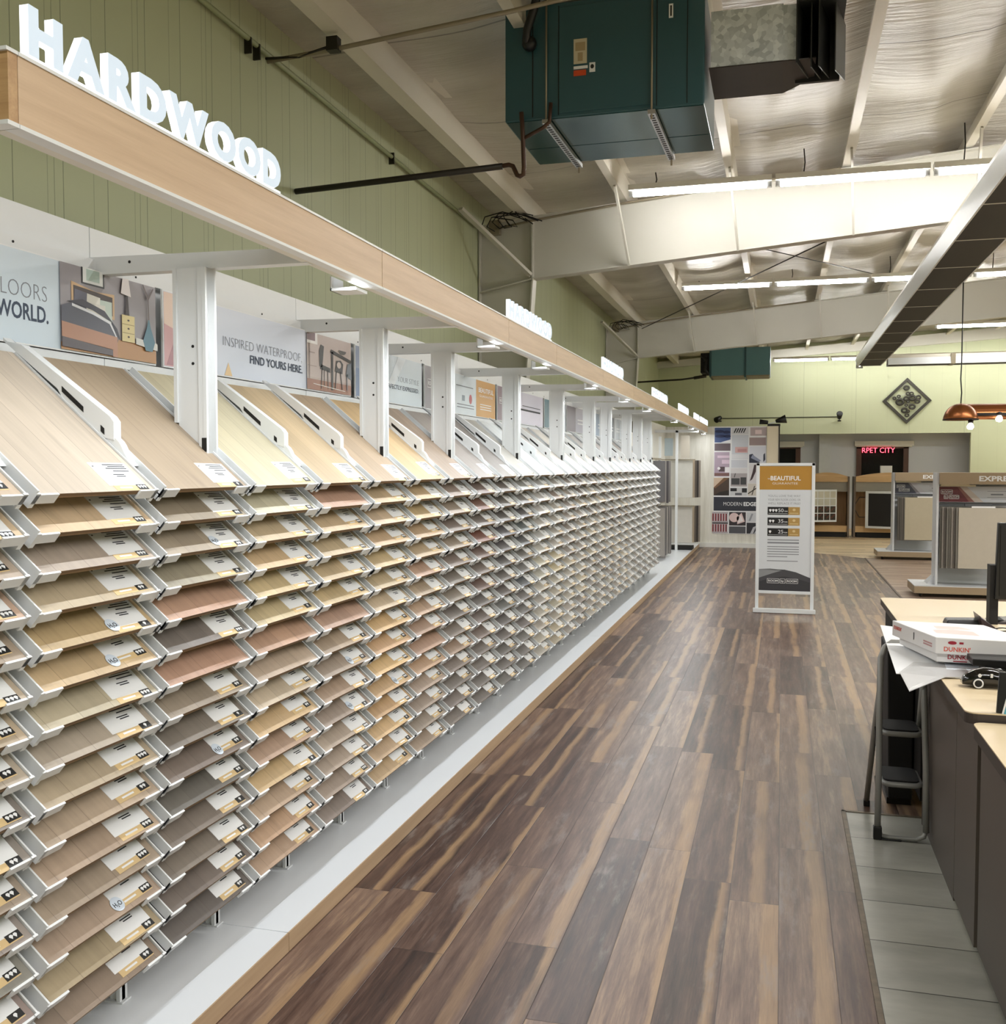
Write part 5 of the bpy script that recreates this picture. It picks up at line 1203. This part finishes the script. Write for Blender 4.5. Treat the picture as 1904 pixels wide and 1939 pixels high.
MB().box(.62, 2.1, 6.28, 6.32, .004, .76).build('far_leg', M_BLACKM, t)
t = thing('counter_desk', 'second counter section with a cream top nearest the camera', 'counter', (1.2, 2.6, 0))
top_poly(rounded(.604, 2.2, 1.2, 3.508, .035), .728, .772, 0).build('worktop', [M_TOP, M_DEDGE], t)
MB().box(.632, .65, 1.25, 3.50, .03, .728).build('end_panel', M_CAB, t)
MB().box(.66, 2.1, 1.3, 3.45, .004, .03).build('plinth', M_BLACKM, t)

# step ladder tucked beside the counter
M_LAD = mat('grey ladder paint', (150, 150, 146), .4, .2, .04)
t = thing('step_ladder', 'grey folding step ladder with black steps against the counter end', 'step ladder', (.6, 4.8, 0))
MB().tube([(.415, 4.515, .05), (.417, 4.525, .3), (.42, 4.57, .62), (.43, 4.66, .76), (.45, 4.70, .80), (.48, 4.715, .82), (.55, 4.715, .82), (.59, 4.70, .80), (.604, 4.66, .74), (.606, 4.53, .3), (.608, 4.515, .05)], .0135, 10).build('front_frame', M_LAD, t)
MB().tube([(.416, 4.515, .06), (.43, 4.513, .022), (.46, 4.513, .016), (.57, 4.513, .016), (.6, 4.513, .03), (.608, 4.515, .06)], .010, 8).build('floor_bar', M_LAD, t)
MB().tube([(.428, 4.62, .66), (.418, 4.76, .42), (.405, 4.96, .02)], .0125, 10).build('rear_leg', M_LAD, t)
MB().tube([(.598, 4.62, .66), (.6, 4.7, .5), (.6, 4.74, .42)], .0125, 10).build('rear_leg', M_LAD, t)
MB().box(.398, .432, 4.498, 4.53, .004, .06).box(.398, .51, 4.5, 4.528, .004, .012).build('rubber_foot', M_BLACK, t, .003)
MB().box(.392, .42, 4.945, 4.975, 0, .03).build('rubber_foot', M_BLACK, t, .003)
for nm, z, ya, yb in (('upper', .455, 4.60, 4.80), ('lower', .245, 4.56, 4.78)):
    MB().prism([(x, y, z - .012) for x, y in rounded(.442, .588, ya + .012, yb, .03)], (0, 0, .014)).build('tread', M_BLACKM, t)
    MB().tube([(x, y, z - .014) for x, y in rounded(.438, .592, ya, yb + .004, .035)], .012, 8, 0, True).build('tread_rim', M_LAD, t)
    MB().bar((.43, ya + .1, z - .02), (.44, ya + .1, z - .02), .02).bar((.42, ya + .12, z - .02), (.42, ya + .02, z - .10), .012).build('tread_hinge', M_BLACK, t)


t = thing('waste_bin', 'black bin in the dark gap behind the step ladder', 'bin', (.55, 5.2, 0))
MB().hexa([(.505, 5.0, .03), (.608, 5.0, .03), (.608, 5.4, .03), (.51, 5.4, .03), (.49, 4.99, .735), (.61, 4.99, .735), (.61, 5.42, .735), (.5, 5.42, .735)]).build('bucket', M_BLACKM, t, .006)
MB().box(.5, .606, 5.02, 5.38, 0, .03).build('foot', M_BLACK, t)

# donut boxes, papers and small things on the counter
def skew_box(C, u, v, lu, lv, z0, z1):
    C = Vector((C[0], C[1], 0)); u = Vector((math.cos(R(u)), math.sin(R(u)), 0)); v = Vector((math.cos(R(v)), math.sin(R(v)), 0))
    return [C, C + u * lu, C + u * lu + v * lv, C + v * lv], u, v
def food_box(C, u, v, lu, lv, z0, z1, label, upper):
    P, U, V = skew_box(C, u, v, lu, lv, z0, z1)
    t = thing('pastry_box', label, 'box', (P[0].x, P[0].y, z0), 'stacked pastry boxes')
    k = lambda p, z: (p.x, p.y, z)
    MB().prism([k(p, z0) for p in P], (0, 0, z1 - z0)).build('carton', mat('white carton', (238, 236, 236), .5, 0, .015), t, .003)
    mb = MB()
    f1 = Frame(k(P[0], z0), U, (0, 0, 1)); 
    if upper:
        add_text(mb, f1, "DUNKIN'", .03, .125, .012, .018, .001, 0, .02); shape(mb, f1, EL(.06, .046, .016, .007, 12), .001, .0003, 1); rect(mb, f1, .085, .1, .042, .05, .001, .0003, 1)
        f2 = Frame(k(P[3], z0), -V, (0, 0, 1)); add_text(mb, f2, "DUNKIN'", .02, .1, .032, .016, .001, 0, .02)
        rect(mb, f2, lv - .11, lv - .03, .02, .026, .001, .0003, 2); rect(mb, f2, lv - .11, lv - .03, .03, .036, .001, .0003, 2); rect(mb, f2, lv * .52, lv * .535, .02, .05, .001, .0003, 3)
        f3 = Frame(k(P[0], z1), U, V); shape(mb, f3, [(.05, .12), (.2, .1), (.22, .2), (.16, .24), (.07, .2)], 0, .0004, 4); shape(mb, f3, [(.1, .24), (.24, .26), (.22, .33), (.12, .32)], 0, .0004, 4)
    else:
        add_text(mb, f1, "DUNKIN'", .04, .135, .014, .018, .001, 1, .02); rect(mb, f1, .06, .11, .004, .008, .001, .0003, 1)
    mb.build('lettering', [mat('coral ink', (226, 104, 88), .5), mat('crimson ink', (170, 40, 60), .5), mat('rose ink', (196, 150, 150), .5), M_TAGBLK, mat('pale pink print', (240, 206, 200), .5)], t)
    return t
food_box((.60, 4.26), -4, 104, .33, .40, .826, .862, 'lower white pastry box resting on papers at the counter edge', False)
food_box((.592, 4.235), -6, 106, .36, .43, .863, .928, 'upper white pastry box with coral lettering, top of the stack', True)
def sheet(pts, zs, name, label, grp, m=None):
    mb = MB(); bm = mb.bm
    o = mb.prism([(x, y, z) for (x, y), z in zip(pts, zs)], (0, 0, .0025)).build(name, m or M_PAPER); return tag(o, label, 'papers', grp)
sheet([(.47, 5.15), (.435, 4.10), (.66, 4.06), (.78, 5.1)], [.828, .80, .803, .805], 'paper_sheet', 'large white sheets of paper under the pastry boxes, drooping over the counter edge', 'papers on the counter')
sheet([(.445, 4.08), (.455, 3.86), (.60, 4.05), (.70, 4.07), (.70, 4.3), (.52, 4.3)], [.81, .785, .806, .808, .811, .811], 'paper_sheet', 'crumpled clear plastic sleeve hanging off the counter corner under the boxes', 'papers on the counter', mat('translucent sleeve', (206, 206, 206), .2, 0, .06, 12))
sheet([(.62, 4.10), (.92, 4.06), (.95, 4.6), (.66, 4.62)], [.806, .806, .822, .822], 'paper_sheet', 'blue tinted form lying beneath the lower pastry box', 'papers on the counter', mat('pale form', (222, 228, 236), .6, 0, .03, 40))
t = thing('card_reader', 'black flat payment handset lying behind the pastry boxes', 'card reader', (.86, 5.45, .80))
MB().hexa([(.80, 5.40, .80), (.97, 5.40, .80), (.97, 5.52, .80), (.80, 5.52, .80), (.81, 5.41, .83), (.96, 5.41, .835), (.96, 5.51, .835), (.81, 5.51, .83)]).build('body', M_BLACK, t, .006)
MB().hexa([(.955, 5.30, .805), (1.03, 5.26, .80), (1.03, 5.5, .80), (.955, 5.5, .805), (.94, 5.33, .87), (1.0, 5.3, .82), (1.0, 5.5, .82), (.94, 5.5, .87)]).build('flap', mat('dark maroon plastic', (44, 28, 28), .3), t, .004)
MB().tube([(1.035 + .03 * math.cos(q * math.pi / 6), 5.28, .812 + .008 * math.sin(q * math.pi / 6)) for q in range(12)], .003, 6, 0, True).build('ring_loop', M_BLACK, t)
o = MB().hexa([(1.04, 5.55, .80), (1.3, 5.5, .80), (1.3, 5.75, .80), (1.04, 5.75, .80), (1.05, 5.6, .806), (1.3, 5.52, .85), (1.3, 5.7, .85), (1.05, 5.7, .806)]).build('document_wallet', mat('dark maroon plastic', (44, 28, 28), .3)); tag(o, 'dark maroon wallet lying farther back on the counter', 'wallet')
t = thing('desk_tray', 'black desk organiser tray on the counter before the pastry boxes', 'desk tray', (.85, 4.1, .80))
MB().hexa([(.70, 4.08, .852), (1.0, 4.0, .852), (1.0, 4.16, .852), (.70, 4.2, .852), (.70, 4.08, .876), (1.0, 4.0, .885), (1.0, 4.16, .885), (.70, 4.2, .876)]).build('upper_deck', M_BLACK, t, .003)
MB().box(.74, 1.0, 4.06, 4.18, .81, .852).box(.84, 1.0, 4.0, 4.1, .81, .84).build('lower_deck', M_BLACKM, t)
MB().tube([(.69, 4.05, .818), (.86, 4.0, .822)], .004, 6).tube([(.75, 4.06, .84), (.79, 4.05, .848), (.8, 4.05, .84)], .003, 6).build('pens', M_CHROME, t)
# toy car
t = thing('toy_car', 'black toy car with a white ringed wheel on the counter', 'toy', (.73, 3.94, .80))
sec = [(.640, .812, .012, .018), (.648, .812, .03, .022), (.665, .812, .042, .026), (.685, .812, .052, .028), (.71, .811, .060, .03), (.74, .811, .060, .03), (.78, .811, .050, .03), (.82, .811, .046, .03), (.86, .811, .044, .028), (.90, .812, .03, .024)]
mb = MB(); rings = []
for x, zb_, h, wd in sec:
    rings.append([mb.bm.verts.new((x, 3.94 + wd * 1.15 * cy_, zb_ + h * cz_)) for cy_, cz_ in ((-1, 0), (-1.02, .5), (-.8, .85), (-.4, 1), (.4, 1), (.8, .85), (1.02, .5), (1, 0))])
for a, b in zip(rings, rings[1:]):
    for q in range(8): mb._f([a[q], a[(q + 1) % 8], b[(q + 1) % 8], b[q]], 0, True)
mb._f(rings[0]); mb._f(rings[-1][::-1]); mb.build('body', mat('gloss black paint', (10, 10, 12), .15, 0, .05, 10, 0, .5, .6), t)
for wx in (.69, .86):
    for sy in (-1, 1):
        yy = 3.94 + sy * .033
        wobj = MB().lathe([(0, -.006), (.019, -.006), (.019, .006), (0, .006)], (wx, yy, .8195), (0, 1, 0), 18).build('wheel', M_BLACKM, t)
        MB().tube([(wx + .015 * math.cos(q * math.pi / 8), yy + sy * .0065, .8195 + .015 * math.sin(q * math.pi / 8)) for q in range(16)], .0028, 6, 0, True).build('white_ring', M_PAPER, wobj)
mb = MB(); fr = Frame((.64, 3.9045, .812), (1, 0, 0), (0, 0, 1))
shape(mb, fr, EL(.055, .036, .006, .007, 10), 0, .001); shape(mb, fr, [(.13, .03), (.15, .03), (.145, .042), (.132, .042)], -.001, .002); shape(mb, fr, [(.155, .03), (.172, .03), (.17, .042), (.157, .042)], -.001, .002); rect(mb, fr, .09, .098, .03, .044, -.001, .002)
mb.build('decal', M_PAPER, t)
# monitor and screen at the picture edge
t = thing('monitor', 'black computer monitor standing on the far part of the counter', 'monitor', (1.2, 5.6, .80))
MB().hexa([(1.04, 5.5, .93), (1.6, 5.52, .93), (1.6, 5.56, .93), (1.04, 5.54, .93), (1.05, 5.5, 1.315), (1.6, 5.52, 1.315), (1.6, 5.56, 1.315), (1.05, 5.54, 1.315)]).build('display', M_BLACK, t, .004)
MB().box(1.06, 1.59, 5.496, 5.50, .95, 1.30).build('screen', M_SCREEN, t)
MB().box(1.05, 1.5, 5.58, 5.72, .80, .815).box(1.02, 1.06, 5.52, 5.6, .80, 1.1).build('stand', M_BLACKM, t)
t = thing('tablet_screen', 'slim black-framed screen with a teal picture at the counter edge', 'screen', (.8, 3.5, .78))
MB().hexa([(.679, 3.53, .778), (1.0, 3.47, .778), (1.0, 3.485, .778), (.679, 3.545, .778), (.692, 3.555, .93), (1.0, 3.495, .93), (1.0, 3.51, .93), (.692, 3.57, .93)]).build('bezel', M_BLACK, t, .003)
mb = MB(); fr = Frame((.692, 3.5255, .788), (.98, -.184, 0), (.04, .025, .15))
rect(mb, fr, .006, .3, .008, .14, .0015, .001, 0); mb.build('picture', emit('teal screen', (.10, .36, .38), .6, (20, 60, 70)), t)
mb = MB(); rect(mb, fr, 0.0, .0055, .004, .144, .0015, .001, 0); mb.build('white_margin', M_PAPER, t)
